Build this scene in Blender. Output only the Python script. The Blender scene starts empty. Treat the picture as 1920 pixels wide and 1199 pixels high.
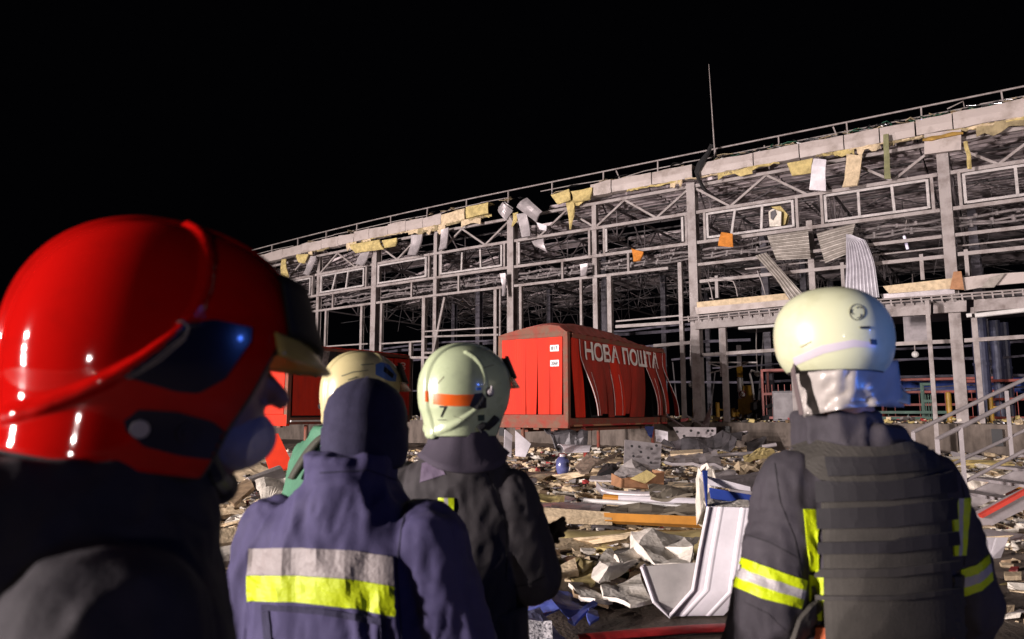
import bpy, bmesh, math, random
import numpy as np
from mathutils import Vector, Matrix, noise
from mathutils.bvhtree import BVHTree
random.seed(7); np.random.seed(7)
SC = bpy.context.scene
COL = SC.collection

# ------------------------------------------------------------------ camera, world, lights, exposure
FPX = 1365.0; TH = math.atan(175 / 1365.0); EYE = 1.55
cam_d = bpy.data.cameras.new('camera'); cam = bpy.data.objects.new('camera', cam_d); COL.objects.link(cam)
cam_d.sensor_width = 36; cam_d.lens = 36 * FPX / 1920; cam_d.clip_end = 600; cam_d.clip_start = 0.05
cam.location = (0, 0, EYE); cam.rotation_euler = (math.pi / 2 + TH, 0, 0)
cam_d.dof.use_dof = True; cam_d.dof.focus_distance = 24; cam_d.dof.aperture_fstop = 4.5
SC.camera = cam
w = bpy.data.worlds.new('World'); SC.world = w; w.use_nodes = True
wn = w.node_tree.nodes; bg = wn['Background']
bg.inputs[0].default_value = (0.5, 0.5, 0.75, 1); bg.inputs[1].default_value = 0.0012
SC.view_settings.view_transform = 'Standard'; SC.view_settings.look = 'None'
SC.view_settings.exposure = 0.0; SC.view_settings.gamma = 1
SC.cycles.max_bounces = 6

def lamp(name, loc, target, energy, color, size, spot=None):
    l = bpy.data.lights.new(name, 'SPOT' if spot else 'POINT'); l.energy = energy; l.color = color
    l.shadow_soft_size = size
    o = bpy.data.objects.new(name, l); COL.objects.link(o); o.location = loc
    if spot:
        l.spot_size = math.radians(spot); l.spot_blend = 0.3
        o.rotation_euler = (Vector(target) - Vector(loc)).to_track_quat('-Z', 'Y').to_euler()
    return o
# a fire engine's floodlight mast far to the left of the photographer: four lamps on one bar
for i, dx in enumerate((-1.2, -0.4, 0.4, 1.2)):
    lamp('floodlight', (-41 + dx * 0.42, -14 - dx * 0.9, (10.0, 7.0, 4.8, 3.4)[i]), (2, 18, 4), 47000, (1.0, 0.88, 0.85), 0.13, 120)
# added weak fill lamps without a known source: one behind, one far right
lamp('rear_fill_lamp', (-4, -32, 2.2), (2, 20, 4), 3500, (1.0, 0.86, 0.84), 0.3, 110)
lamp('right_fill_lamp', (21, 3, 4.5), (4, 26, 3), 8000, (1.0, 0.86, 0.82), 0.3, 90)
# added unseen spot outside the left edge, brightening the roof deck from below
lamp('deck_fill_lamp', (-22, 11, 1.6), (6, 33, 11), 15000, (1.0, 0.87, 0.86), 0.2, 74)
# the blue beacon of a vehicle parked to the right
lamp('blue_beacon', (3.1, -0.3, 2.1), (0, 5, 1), 32, (0.07, 0.2, 1.0), 0.08)
lamp('blue_beacon', (3.0, 0.2, 1.15), (0.80, 1.8, 1.77), 110, (0.05, 0.22, 1.0), 0.08, 11)  # added narrow spot: extra beacon blue for the right-hand helmet alone

# ------------------------------------------------------------------ pixel and facade frames
CT, ST = math.cos(TH), math.sin(TH)
def ray(px, py):
    u = (px - 960.0) / FPX; v = -(py - 599.5) / FPX
    return Vector((u, CT - v * ST, ST + v * CT))
EYEV = Vector((0, 0, EYE))
def at(px, py, Y):
    r = ray(px, py); return EYEV + r * (Y / r.y)
def G(px, py, z=0.0):
    r = ray(px, py); return EYEV + r * ((z - EYE) / r.z)
FA = math.atan2(2060, 1376)
D = Vector((math.sin(FA), -math.cos(FA), 0)); N = Vector((-math.cos(FA), -math.sin(FA), 0)); UP = Vector((0, 0, 1))
O0 = at(1304, 600, 29.9); O0.z = 0
def sag(s, z):
    return -(z / 12.0) * 0.45 * ((s + 9) / 20.0) ** 2 if s < -9 else 0.0
def W(s, n, z):
    return O0 + D * s + N * n + UP * (z + sag(s, z))
def FS(px, py, n=0.0):
    r = ray(px, py); t = ((O0 + N * n - EYEV).dot(N)) / r.dot(N); p = EYEV + r * t
    s = (p - O0).dot(D); z = p.z
    return s, z - sag(s, z)
def FP(px, py, n=0.0):
    r = ray(px, py); t = ((O0 + N * n - EYEV).dot(N)) / r.dot(N); return EYEV + r * t

# ------------------------------------------------------------------ materials
MATS = {}
def mat(name, col, rough=0.6, metal=0.0, var=0.0, vscale=3.0, col2=None, bump=0.0, bscale=40.0, coat=0.0, spec=0.5,
        stretch=None, trans=0.0, emit=None, bdist=0.02, lo=0.4, hi=0.65, alpha=1.0):
    if name in MATS: return MATS[name]
    m = bpy.data.materials.new(name); m.use_nodes = True; nt = m.node_tree; nd = nt.nodes; ln = nt.links
    b = nd['Principled BSDF']
    b.inputs['Base Color'].default_value = (*col, 1); b.inputs['Roughness'].default_value = rough
    b.inputs['Metallic'].default_value = metal; b.inputs['Coat Weight'].default_value = coat
    b.inputs['Specular IOR Level'].default_value = spec
    b.inputs['Transmission Weight'].default_value = trans
    b.inputs['Alpha'].default_value = alpha
    if coat: b.inputs['Coat Roughness'].default_value = 0.06
    tc = nd.new('ShaderNodeTexCoord'); src = tc.outputs['Object']
    if stretch:
        mp = nd.new('ShaderNodeMapping'); mp.inputs['Scale'].default_value = stretch
        ln.new(src, mp.inputs['Vector']); src = mp.outputs['Vector']
    if col2 is not None or var:
        n = nd.new('ShaderNodeTexNoise'); n.inputs['Scale'].default_value = vscale; n.inputs['Detail'].default_value = 7
        n.inputs['Roughness'].default_value = 0.65
        ln.new(src, n.inputs['Vector'])
        r = nd.new('ShaderNodeValToRGB'); c2 = col2 if col2 is not None else tuple(c * (1 - var) for c in col)
        r.color_ramp.elements[0].position = lo; r.color_ramp.elements[1].position = hi
        r.color_ramp.elements[0].color = (*col, 1); r.color_ramp.elements[1].color = (*c2, 1)
        ln.new(n.outputs['Fac'], r.inputs['Fac']); ln.new(r.outputs['Color'], b.inputs['Base Color'])
        mr = nd.new('ShaderNodeMapRange'); mr.inputs['To Min'].default_value = max(0.03, rough * 0.8)
        mr.inputs['To Max'].default_value = min(1, rough * 1.3 + 0.02)
        ln.new(n.outputs['Fac'], mr.inputs['Value']); ln.new(mr.outputs['Result'], b.inputs['Roughness'])
    if bump:
        n2 = nd.new('ShaderNodeTexNoise'); n2.inputs['Scale'].default_value = bscale; n2.inputs['Detail'].default_value = 6
        ln.new(src, n2.inputs['Vector'])
        bp = nd.new('ShaderNodeBump'); bp.inputs['Strength'].default_value = bump; bp.inputs['Distance'].default_value = bdist
        ln.new(n2.outputs['Fac'], bp.inputs['Height']); ln.new(bp.outputs['Normal'], b.inputs['Normal'])
    if emit:
        b.inputs['Emission Color'].default_value = (*emit[0], 1); b.inputs['Emission Strength'].default_value = emit[1]
    MATS[name] = m
    return m
STEEL = mat('grey_painted_steel', (0.32, 0.282, 0.272), 0.55, col2=(0.15, 0.118, 0.108), lo=.46, hi=.72, vscale=1.9, bump=0.15, bscale=18)
STEEL_D = mat('shade_dark_steel', (0.075, 0.065, 0.068), 0.7, var=0.5, vscale=2)  # interior shade put into the colour of the hall's steel
WHITEF = mat('white_window_frame', (0.50, 0.46, 0.45), 0.45, var=0.35, vscale=4)
PARA = mat('parapet_metal', (0.43, 0.37, 0.345), 0.5, col2=(0.17, 0.13, 0.10), vscale=1.3, bump=0.25, bscale=5, lo=0.5, hi=0.8)
FOAM_Y = mat('yellow_insulation', (0.58, 0.46, 0.19), 0.9, var=0.45, vscale=4, bump=0.6, bscale=14)
FOAM_C = mat('cream_foam', (0.66, 0.52, 0.34), 0.9, var=0.35, vscale=6, bump=0.6, bscale=25)
FOAM_W = mat('white_foam', (0.75, 0.69, 0.60), 0.85, var=0.35, vscale=5, bump=0.5, bscale=30)
ORANGEI = mat('orange_insulation', (0.62, 0.22, 0.03), 0.9, var=0.4, bump=0.6)
SHEETG = mat('grey_sheet_metal', (0.44, 0.40, 0.41), 0.38, metal=0.25, var=0.4, vscale=2, bump=0.15, bscale=6)
SHEETD = mat('dark_sheet_metal', (0.10, 0.092, 0.10), 0.5, metal=0.2, var=0.5, vscale=3, bump=0.3, bscale=8)
SHEETW = mat('white_sheet_metal', (0.74, 0.70, 0.74), 0.33, var=0.2, vscale=3, bump=0.05, bscale=8)
CORR = mat('corrugated_cladding', (0.30, 0.27, 0.24), 0.5, metal=0.2, col2=(0.16, 0.14, 0.12), vscale=2.2, bump=0.2, bscale=9)
DECK = mat('roof_deck_metal', (0.72, 0.62, 0.63), 0.6, col2=(0.2, 0.16, 0.17), vscale=0.5, lo=0.5, hi=0.66)
CONC = mat('dock_concrete', (0.15, 0.12, 0.10), 0.85, col2=(0.07, 0.055, 0.045), vscale=2.4, bump=0.5, bscale=9, stretch=(1, 1, 0.35))
REDP = mat('red_container_paint', (0.60, 0.03, 0.012), 0.6, spec=0.15, col2=(0.36, 0.03, 0.02), vscale=1.8, bump=0.08, bscale=5, stretch=(1, 1, 0.3), lo=0.45, hi=0.8)
REDS = mat('shaded_dirty_red_paint', (0.38, 0.03, 0.018), 0.6, spec=0.2, col2=(0.2, 0.03, 0.02), vscale=1.3, bump=0.15, bscale=5, stretch=(1, 1, 0.3))  # weak light on the container side put into a darker red
RUST = mat('rusty_frame', (0.15, 0.075, 0.045), 0.75, col2=(0.24, 0.04, 0.025), vscale=3, bump=0.3, bscale=20)
REDROOF = mat('faded_red_roof', (0.34, 0.06, 0.045), 0.6, col2=(0.17, 0.045, 0.03), vscale=2.5, bump=0.2, bscale=6)
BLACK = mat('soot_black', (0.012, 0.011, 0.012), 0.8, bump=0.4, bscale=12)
RUBBER = mat('black_rubber', (0.015, 0.015, 0.017), 0.5)
WHITEP = mat('white_plastic', (0.7, 0.68, 0.66), 0.35, var=0.15)
LETTER = mat('white_lettering', (0.85, 0.8, 0.76), 0.5, col2=(0.6, 0.5, 0.46), vscale=4)
INK = mat('black_ink', (0.01, 0.01, 0.012), 0.5)
YELP = mat('yellow_paint', (0.36, 0.2, 0.015), 0.5, var=0.4)
ORAP = mat('orange_paint', (0.58, 0.25, 0.04), 0.45, var=0.25, vscale=4)
BLUEP = mat('blue_panel', (0.025, 0.055, 0.28), 0.4, var=0.3)
GREENP = mat('green_paint', (0.008, 0.06, 0.035), 0.5, var=0.3)
CARD = mat('cardboard', (0.40, 0.20, 0.10), 0.85, var=0.3, vscale=6)
OLIVE = mat('olive_sheet', (0.42, 0.34, 0.16), 0.45, col2=(0.25, 0.20, 0.08), vscale=2, bump=0.1, bscale=4)
STAIRG = mat('galvanised_steel', (0.30, 0.27, 0.275), 0.5, metal=0.2, var=0.25, vscale=5)
WOOD = mat('splintered_board', (0.32, 0.22, 0.13), 0.85, var=0.5, vscale=5, bump=0.5, bscale=20)
REDTAPE = mat('red_hose', (0.55, 0.03, 0.03), 0.5, var=0.3, vscale=6, bump=0.3, bscale=15)

# ------------------------------------------------------------------ mesh collector
class MB:
    def __init__(s): s.v = []; s.f = []; s.mi = []; s.cur = 0
    def add(s, vs, fs):
        o = len(s.v); s.v += [tuple(v) for v in vs]
        for f in fs: s.f.append(tuple(o + i for i in f)); s.mi.append(s.cur)
        return s
    def box(s, c, size, X=Vector((1, 0, 0)), Y=Vector((0, 1, 0)), Z=UP):
        c = Vector(c); a, b, d = size[0] / 2, size[1] / 2, size[2] / 2
        vs = [c + X * (a * i) + Y * (b * j) + Z * (d * k) for i in (-1, 1) for j in (-1, 1) for k in (-1, 1)]
        return s.add(vs, [(0, 1, 3, 2), (4, 6, 7, 5), (0, 4, 5, 1), (2, 3, 7, 6), (0, 2, 6, 4), (1, 5, 7, 3)])
    def bar(s, p, q, w, h, side=None):
        p = Vector(p); q = Vector(q); Z = (q - p); L = Z.length
        if L < 1e-6: return s
        Z /= L
        S = Vector(side) if side is not None else (UP if abs(Z.z) < 0.9 else D)
        X = S.cross(Z)
        if X.length < 1e-4: X = Vector((1, 0.1, 0)).cross(Z)
        X.normalize(); Y = Z.cross(X).normalized()
        return s.box((p + q) / 2, (w, h, L), X, Y, Z)
    def ibeam(s, p, q, wf, d, side):
        """H section: two flanges wf wide set d apart along `side`, joined by a web"""
        p = Vector(p); q = Vector(q); Z = (q - p).normalized(); Y = Vector(side); Y = (Y - Z * Y.dot(Z)).normalized(); X = Y.cross(Z).normalized()
        t = 0.018; L = (q - p).length; c = (p + q) / 2
        s.box(c + Y * (d / 2), (wf, t, L), X, Y, Z); s.box(c - Y * (d / 2), (wf, t, L), X, Y, Z)
        s.box(c, (t * 0.8, d - t, L - 0.004), X, Y, Z); return s
    def tube(s, pts, r, n=8, cap=True):
        pts = [Vector(p) for p in pts]; m = len(pts); rs = r if isinstance(r, (list, tuple)) else [r] * m
        vs = []; prev = None
        for i, p in enumerate(pts):
            t = (pts[min(i + 1, m - 1)] - pts[max(i - 1, 0)]).normalized()
            X = prev - t * prev.dot(t) if prev is not None else t.cross(UP if abs(t.z) < 0.9 else Vector((1, 0, 0)))
            if X.length < 1e-5: X = t.cross(Vector((1, 0, 0.2)))
            X.normalize(); prev = X; Y = t.cross(X)
            for k in range(n):
                a = 2 * math.pi * k / n; vs.append(p + X * (math.cos(a) * rs[i]) + Y * (math.sin(a) * rs[i]))
        fs = [(i * n + k, i * n + (k + 1) % n, (i + 1) * n + (k + 1) % n, (i + 1) * n + k) for i in range(m - 1) for k in range(n)]
        if cap: fs += [tuple(range(n))[::-1], tuple((m - 1) * n + k for k in range(n))]
        return s.add(vs, fs)
    def slab(s, pts, nrm, t):
        """polygon given thickness t along nrm (behind it)"""
        pts = [Vector(p) for p in pts]; nrm = Vector(nrm).normalized(); n = len(pts)
        vs = pts + [p - nrm * t for p in pts]
        fs = [tuple(range(n)), tuple(range(n, 2 * n))[::-1]] + [(i, i + n, (i + 1) % n + n, (i + 1) % n) for i in range(n)]
        return s.add(vs, fs)
    def grid(s, P, t=0.0, close_u=False):
        """P[i][j] grid of points, thickness t along averaged normals"""
        nu = len(P); nv = len(P[0]); P = [[Vector(p) for p in r] for r in P]
        def fs(o, flip=False):
            out = []
            for i in range(nu if close_u else nu - 1):
                for j in range(nv - 1):
                    q = (o + i * nv + j, o + ((i + 1) % nu) * nv + j, o + ((i + 1) % nu) * nv + j + 1, o + i * nv + j + 1)
                    out.append(q[::-1] if flip else q)
            return out
        A = [p for r in P for p in r]
        if not t: return s.add(A, fs(0))
        B = []
        for i in range(nu):
            for j in range(nv):
                if close_u: du = P[(i + 1) % nu][j] - P[i - 1][j]
                else: du = P[min(i + 1, nu - 1)][j] - P[max(i - 1, 0)][j]
                dv = P[i][min(j + 1, nv - 1)] - P[i][max(j - 1, 0)]
                c = du.cross(dv); c = c.normalized() if c.length > 1e-9 else UP
                B.append(P[i][j] - c * t)
        k = nu * nv; F = fs(0) + fs(k, True)
        for i in range(nu if close_u else nu - 1):
            a, b = i * nv, ((i + 1) % nu) * nv
            F.append((a, a + k, b + k, b)); a += nv - 1; b += nv - 1; F.append((a, b, b + k, a + k))
        if not close_u:
            for j in range(nv - 1):
                F.append((j, j + 1, j + 1 + k, j + k)); a = (nu - 1) * nv + j; F.append((a, a + k, a + k + 1, a + 1))
        return s.add(A + B, F)
    def build(s, name, m, parent=None, smooth=False, loc=None, bev=0.0):
        me = bpy.data.meshes.new(name)
        org = Vector(loc) if loc is not None else None
        if org is None:
            if parent is not None: org = parent.matrix_world.translation.copy() if False else Vector((0, 0, 0))
            else:
                a = np.array(s.v); org = Vector((float(a[:, 0].mean()), float(a[:, 1].mean()), float(a[:, 2].min())))
        me.from_pydata([tuple(Vector(v) - org) for v in s.v], [], s.f)
        for mm in (m if isinstance(m, (list, tuple)) else [m]): me.materials.append(mm)
        me.polygons.foreach_set('material_index', s.mi)
        if smooth: me.polygons.foreach_set('use_smooth', [True] * len(me.polygons))
        me.update()
        o = bpy.data.objects.new(name, me); COL.objects.link(o); o.location = org
        if parent is not None: attach(o, parent)
        if bev:
            b = o.modifiers.new('bevel', 'BEVEL'); b.width = bev; b.segments = 2; b.limit_method = 'ANGLE'
        if smooth == 'auto':
            pass
        return o
def world_loc(o):
    p = Vector(o.location)
    while o.parent is not None: o = o.parent; p = p + Vector(o.location)
    return p
def attach(o, parent):      # all parents here carry only a location
    wl = Vector(o.location); o.parent = parent; o.location = wl - world_loc(parent)
def tag(o, label=None, cat=None, group=None, kind=None):
    if label: o['label'] = label
    if cat: o['category'] = cat
    if group: o['group'] = group
    if kind: o['kind'] = kind
    return o
def empty(name, loc, label, cat, group=None):
    o = bpy.data.objects.new(name, None); o.empty_display_size = 0.2; COL.objects.link(o); o.location = loc
    return tag(o, label, cat, group)
def fix_normals(o):
    bm = bmesh.new(); bm.from_mesh(o.data); bmesh.ops.recalc_face_normals(bm, faces=bm.faces); bm.to_mesh(o.data); bm.free(); return o
def lerp(a, b, t): return a + (b - a) * t
def polyat(pts, t):
    """point at fraction t of a polyline of tuples"""
    L = [0.0]
    for a, b in zip(pts, pts[1:]): L.append(L[-1] + math.dist(a, b))
    x = t * L[-1]
    for i in range(len(pts) - 1):
        if x <= L[i + 1] or i == len(pts) - 2:
            k = (x - L[i]) / max(1e-9, L[i + 1] - L[i]); return tuple(lerp(p, q, k) for p, q in zip(pts[i], pts[i + 1]))
def nz(v, sc, off=0): return noise.noise(Vector(v) * sc + Vector((off, off * 1.7, -off)))

# ------------------------------------------------------------------ ground and dock
g = MB(); n_ = 90
def gz(x, y):
    h = 0.03 * nz((x, y, 0), 0.6) + 0.015 * nz((x, y, 3), 2.5)
    return h if 3 < y < 40 else h * 0.3
xs = [-200, -120, -60, -40] + list(np.linspace(-25, 25, n_)) + [40, 60, 120, 200]
ys = [-80, -40, -15, -5] + list(np.linspace(0, 40, n_)) + [60, 100, 160, 260]
g.grid([[Vector((x, y, gz(x, y))) for y in ys] for x in xs])
GROUND = mat('wet_asphalt', (0.17, 0.13, 0.10), 0.6, col2=(0.05, 0.038, 0.03), vscale=0.9, bump=0.7, bscale=30)
go = g.build('ground', GROUND, smooth=True, loc=(0, 0, 0)); tag(go, kind='structure')
if go.data.polygons[0].normal.z < 0: go.data.flip_normals()

wh = empty('warehouse', W(0, 0, 0), 'bombed out steel framed warehouse with torn parapet and bare roof trusses', 'warehouse')
# dock: concrete plinth and floor
b = MB(); b.box(W(-8, -25, 0.6), (60, 49.6, 1.2), D, N); b.build('dock_floor', CONC, wh)
b = MB()
for s0 in np.arange(-37, 22, 4.6): b.box(W(s0 + 2.3, -0.07, 0.575), (4.57, 0.5, 1.19), D, N)
b.build('dock_wall', CONC, wh)
for s0 in (-16.2, -9.5, 1.2, 5.5, 10.1):
    b = MB(); b.box(W(s0, 0.27, 0.75), (0.3, 0.16, 0.55), D, N); b.build('dock_bumper', RUBBER, wh)

# ------------------------------------------------------------------ steel frame
BAY = 9.17
mains = [-3 * BAY, -2 * BAY, -BAY, 0.0, BAY, 2 * BAY]
for s0 in mains:
    b = MB(); b.ibeam(W(s0, -0.1, 1.2), W(s0, -0.1, 11.2), 0.36, 0.42, N)
    b.box(W(s0, -0.1, 1.23), (0.55, 0.6, 0.04), D, N)
    for z in (3.97, 5.3, 7.66, 8.6, 9.9): b.box(W(s0, -0.1, z), (0.34, 0.4, 0.02), D, N)
    b.build('column', STEEL, wh)
    for k in (1, 2, 3):
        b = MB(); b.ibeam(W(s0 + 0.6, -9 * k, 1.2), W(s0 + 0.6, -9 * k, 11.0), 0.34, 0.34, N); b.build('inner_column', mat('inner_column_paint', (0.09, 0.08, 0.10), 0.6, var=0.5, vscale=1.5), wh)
for s0, z0, z1 in ((-23.0, 1.2, 11), (-14.0, 1.2, 11), (-4.62, 1.2, 11), (4.62, 6.2, 8.9), (13.8, 6.0, 11)):
    b = MB(); b.ibeam(W(s0, -0.1, z0), W(s0, -0.1, z1), 0.22, 0.22, N); b.build('secondary_post', STEEL, wh)
def hbar(name, s0, s1, z, w=0.14, h=0.14, n=0.02, m=STEEL, n1=None, z1=None):
    b = MB(); k = max(1, int(abs(s1 - s0) / 3))
    for i in range(k):
        a = lerp(s0, s1, i / k); c = lerp(s0, s1, (i + 1) / k)
        b.bar(W(a, n, lerp(z, z1 if z1 else z, i / k)), W(c, lerp(n, n1 if n1 is not None else n, 0), lerp(z, z1 if z1 else z, (i + 1) / k)), w, h)
    return b.build(name, m, wh)
segs = list(zip(mains, mains[1:]))
for a, c in segs:
    hbar('truss_chord', a + 0.2, c - 0.2, 9.9, 0.12, 0.13, 0.0)
    hbar('truss_chord', a + 0.2, c - 0.2, 11.06, 0.12, 0.13, -0.02)
    b = MB(); nn = 6
    for i in range(nn):
        x0 = lerp(a + 0.12, c - 0.12, i / nn); x1 = lerp(a + 0.12, c - 0.12, (i + 1) / nn)
        za, zb = (11.0, 9.95) if i % 2 == 0 else (9.95, 11.0)
        if (a == mains[1] and i == 2) or (a == mains[3] and i == 3): continue
        b.bar(W(x0, -0.05, za), W(x1, -0.05, zb), 0.09, 0.09)
    b.build('truss_web', STEEL, wh)
    hbar('girt', a + 0.2, c - 0.2, 8.6, 0.13, 0.13, 0.03)
    e = c - 0.2
    if a == mains[2]: e = c - 1.1
    hbar('girt', a + 0.2, e, 7.66, 0.12, 0.12, 0.03)
    # sprinkler and cable pipes between the girts
    b = MB()
    for z, n, r in ((8.34, -0.35, 0.05), (8.16, -0.45, 0.04), (8.02, -0.3, 0.045)):
        pts = [W(lerp(a, c, i / 14), n, z + 0.05 * math.sin(i * 1.9 + a + z * 9)) for i in range(15)]
        b.tube(pts, r, 8)
        for i in range(1, 14): b.tube([W(lerp(a, c, (i + (z * 7) % 1) / 15), n, z - 0.07), W(lerp(a, c, (i + (z * 7) % 1) / 15), n, z + 0.07)], 0.065, 6)
    b.build('service_pipe', mat('pipe_grey', (.22, .19, .19), .5, col2=(.08, .07, .07), vscale=3), wh)  # pipe grey dimmed to put the hall's darkness into the colour
# short studs between the two girts
for px in (626, 773, 861, 1056, 1180):
    s0, _ = FS(px, 540); b = MB(); b.bar(W(s0, 0.03, 7.72), W(s0, 0.03, 8.54), 0.1, 0.1); b.build('stud', STEEL, wh)
# posts beside the dock doors, below the lower girt
for px, py, z0, z1, wd in ((1090, 560, 1.2, 7.6, .11), (1144, 560, 1.2, 7.6, .2), (977, 560, 1.2, 7.6, .14), (1277, 560, 1.2, 7.85, .16),
                       (716, 600, 1.2, 7.6, .14), (796, 600, 1.2, 7.6, .2), (679, 600, 1.2, 7.6, .16), (612, 600, 1.2, 7.6, .14),
                       (930, 600, 1.2, 7.6, .17), (938, 600, 1.2, 7.6, .07), (560, 600, 1.2, 7.6, .14), (1360, 700, 1.2, 5.05, .2),
                       (1352, 640, 3.0, 5.0, .12), (1490, 700, 1.2, 5.0, .2), (1835, 700, 1.2, 5.1, .16), (1825, 600, 3.2, 5.0, .13), (770, 700, 1.2, 5.3, .16)):
    s0, _ = FS(px, py); b = MB(); b.ibeam(W(s0, 0.0, z0), W(s0, 0.0, z1), wd, wd, N); b.build('door_post', STEEL, wh)
b = MB(); b.bar(FP(834, 558, .05), FP(811, 668, .05), .1, .12); b.build('loose_brace', STEEL, wh)
# lower rails
def prail(x0, y0, x1, y1, w=0.11, n=0.05, name='rail'):
    b = MB(); b.bar(FP(x0, y0, n), FP(x1, y1, n), w, w); b.build(name, STEEL, wh)
prail(1155, 613, 1277, 605, .13); prail(1155, 603, 1277, 592, .06); prail(1226, 649, 1303, 642, .13)
prail(1318, 666, 1470, 656, .13); prail(1668, 646, 1790, 640, .13); prail(1808, 639, 1920, 632, .13)
prail(795, 632, 935, 628, .09); prail(795, 622, 935, 614, .07); prail(716, 645, 796, 640, .08); prail(794, 662, 920, 660, .1); prail(770, 671, 815, 671, .12)
prail(612, 650, 690, 645, .07); prail(1328, 680, 1420, 680, .06, -1.5); prail(1328, 682, 1360, 690, .05, -1.5); prail(1330, 700, 1400, 683, .05, -1.5)
# upper balcony rails above the canopy
for z, a, c in ((6.95, 0.25, 9.0), (6.98, 9.4, 18)):
    hbar('balcony_rail', a, c, z, 0.13, 0.13, 0.0)
hbar('balcony_rail', 2.0, 9.0, 7.35, 0.05, 0.05, -0.4); hbar('balcony_rail', 9.4, 18, 7.35, 0.05, 0.05, -0.4)
for px in (1345, 1583, 1733, 1818):
    s0, _ = FS(px, 560); b = MB(); b.bar(W(s0, 0.0, 6.2), W(s0, 0.0, 7.12), 0.12, 0.12); b.build('stud', STEEL, wh)
# canopy beams above the right dock doors
def band(name, pts_top, pts_bot, m, n=0.3, t=0.06):
    b = MB(); P = []
    for i in range(len(pts_top)): P.append([FP(*pts_bot[i], n), FP(*pts_top[i], n)])
    b.grid(P, t); o = b.build(name, m, wh); return fix_normals(o)
band('canopy_beam', [(1303, 598), (1480, 582)], [(1303, 618), (1480, 604)], STEEL, .3, .25)
band('canopy_beam', [(1636, 573), (1745, 566)], [(1636, 596), (1745, 590)], STEEL, .3, .25)
band('canopy_beam', [(1750, 566), (1812, 563)], [(1750, 588), (1812, 584)], STEEL, .33, .25)
band('canopy_beam', [(1826, 562), (2000, 551)], [(1826, 585), (2000, 571)], STEEL, .3, .25)
band('fascia_strip', [(1303, 576), (1490, 558)], [(1306, 590), (1490, 572)], PARA, .35, .1)
band('fascia_strip', [(1306, 567), (1485, 549)], [(1307, 577), (1490, 561)], FOAM_C, .36, .12)
band('fascia_strip', [(1655, 537), (1785, 522)], [(1668, 552), (1790, 541)], FOAM_C, .36, .12)
band('fascia_strip', [(1803, 521), (1860, 514), (1960, 508)], [(1808, 545), (1860, 536), (1960, 527)], PARA, .36, .1)
band('fascia_strip', [(1650, 552), (1790, 541)], [(1655, 560), (1790, 551)], SHEETG, .36, .1)
b = MB()
for (x0, y0), (x1, y1) in (((1280, 596), (1490, 575)), ((1280, 601), (1490, 581)), ((1640, 569), (1920, 548)), ((1640, 563), (1920, 543))):
    b.tube([FP(lerp(x0, x1, i / 8), lerp(y0, y1, i / 8), .5) for i in range(9)], .03, 6)
for i in range(34):
    x = 1290 + i * 19; 
    if 1485 < x < 1640: continue
    y = 597 - (x - 1290) * 0.079; b.bar(FP(x, y - 4, .5), FP(x + 2, y + 7, .5), .04, .05)
b.build('canopy_track', STEEL, wh)
for q_ in ((1385, 616, 1478, 609, .06), (1828, 592, 1925, 581, .08), (1812, 592, 1822, 591, .07)):
    b = MB(); b.tube([FP(q_[0], q_[1], .3), FP(q_[2], q_[3], .3)], q_[4], 8); b.build('light_tube', WHITEP, wh)
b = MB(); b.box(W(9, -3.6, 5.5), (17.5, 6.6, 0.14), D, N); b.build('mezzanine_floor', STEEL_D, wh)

# window frames
def wframe(x0, x1, mull, dz0=0, zb=8.72, zt=9.78, miss=()):
    (a, _), (c, _) = FS(x0, 430), FS(x1, 430); b = MB(); w_ = .075; n = .07
    def seg(s0, z0, s1, z1): b.bar(W(s0, n, z0), W(s1, n, z1), w_, .09)
    if 'l' not in miss: seg(a, zb, a, zt)
    if 'r' not in miss: seg(c, zb, c, zt)
    if 'b' not in miss: seg(a + .04, zb + .03, c - .04, zb + .03)
    if 't' not in miss: seg(a + .04, zt - .03, c - .04, zt - .03)
    for m0, m1 in mull: seg(lerp(a, c, m0), zb + .07, lerp(a, c, m1), zt - .07)
    fr = b.build('window_frame', WHITEF, wh)
    b = MB(); n2 = -.03
    for x_ in (a - .14, c + .14): b = MB(); b.bar(W(x_, n2, zb - .05), W(x_, n2, zt + .06), .16, .1); b.build('window_jamb', STEEL, wh)
wframe(1328, 1489, [(.29, .34), (.64, .66)]); wframe(1551, 1745, [(.34, .34), (.68, .67)]); wframe(1815, 2020, [(.5, .5)])
wframe(1138, 1281, [], miss=('t', 'b')); wframe(975, 1100, [], miss=('t', 'b', 'r')); wframe(830, 942, [(.35, .36), (.67, .66)], miss=('t',))
wframe(714, 802, [(0.99, .99)]); wframe(608, 686, [(.27, .35), (.6, .64)]); wframe(540, 587, [(.4, .45)])

# parapet boxes, one per torn length, broken open in places
px0 = [470, 505, 540, 575, 612, 643, 672, 700, 735, 768, 800, 834]
def parapet(x0, x1, m=PARA, yo=0, tilt=0, hi=0.0, ht=1.0, dn=0.0):
    (a, _), (c, _) = FS(x0, 400), FS(x1, 400); b = MB()
    zt = 11.92 + hi; zb = zt - .6 * ht
    P = []
    K = 7
    for i in range(K + 1):
        s_ = lerp(a + .01, c - .01, i / K); j = .03 * nz((s_ * 1.3, 0, 0), 1.3, yo); dz = tilt * (i / K - .5)
        P.append([W(s_, .02 + dn, zb + dz + j), W(s_, .3 + dn + j, zb + .03 + dz + j), W(s_, .33 + dn, lerp(zb, zt, .5) + dz), W(s_, .3 + dn - j, zt + dz - j), W(s_, -.25 + dn, zt + .05 + dz)])
    b.grid(P, .07); o = fix_normals(b.build('parapet_panel', m, wh)); return o
for i in range(len(px0) - 1): parapet(px0[i], px0[i + 1], PARA, i, random.uniform(-.06, .06), random.uniform(-.03, .03))
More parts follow.
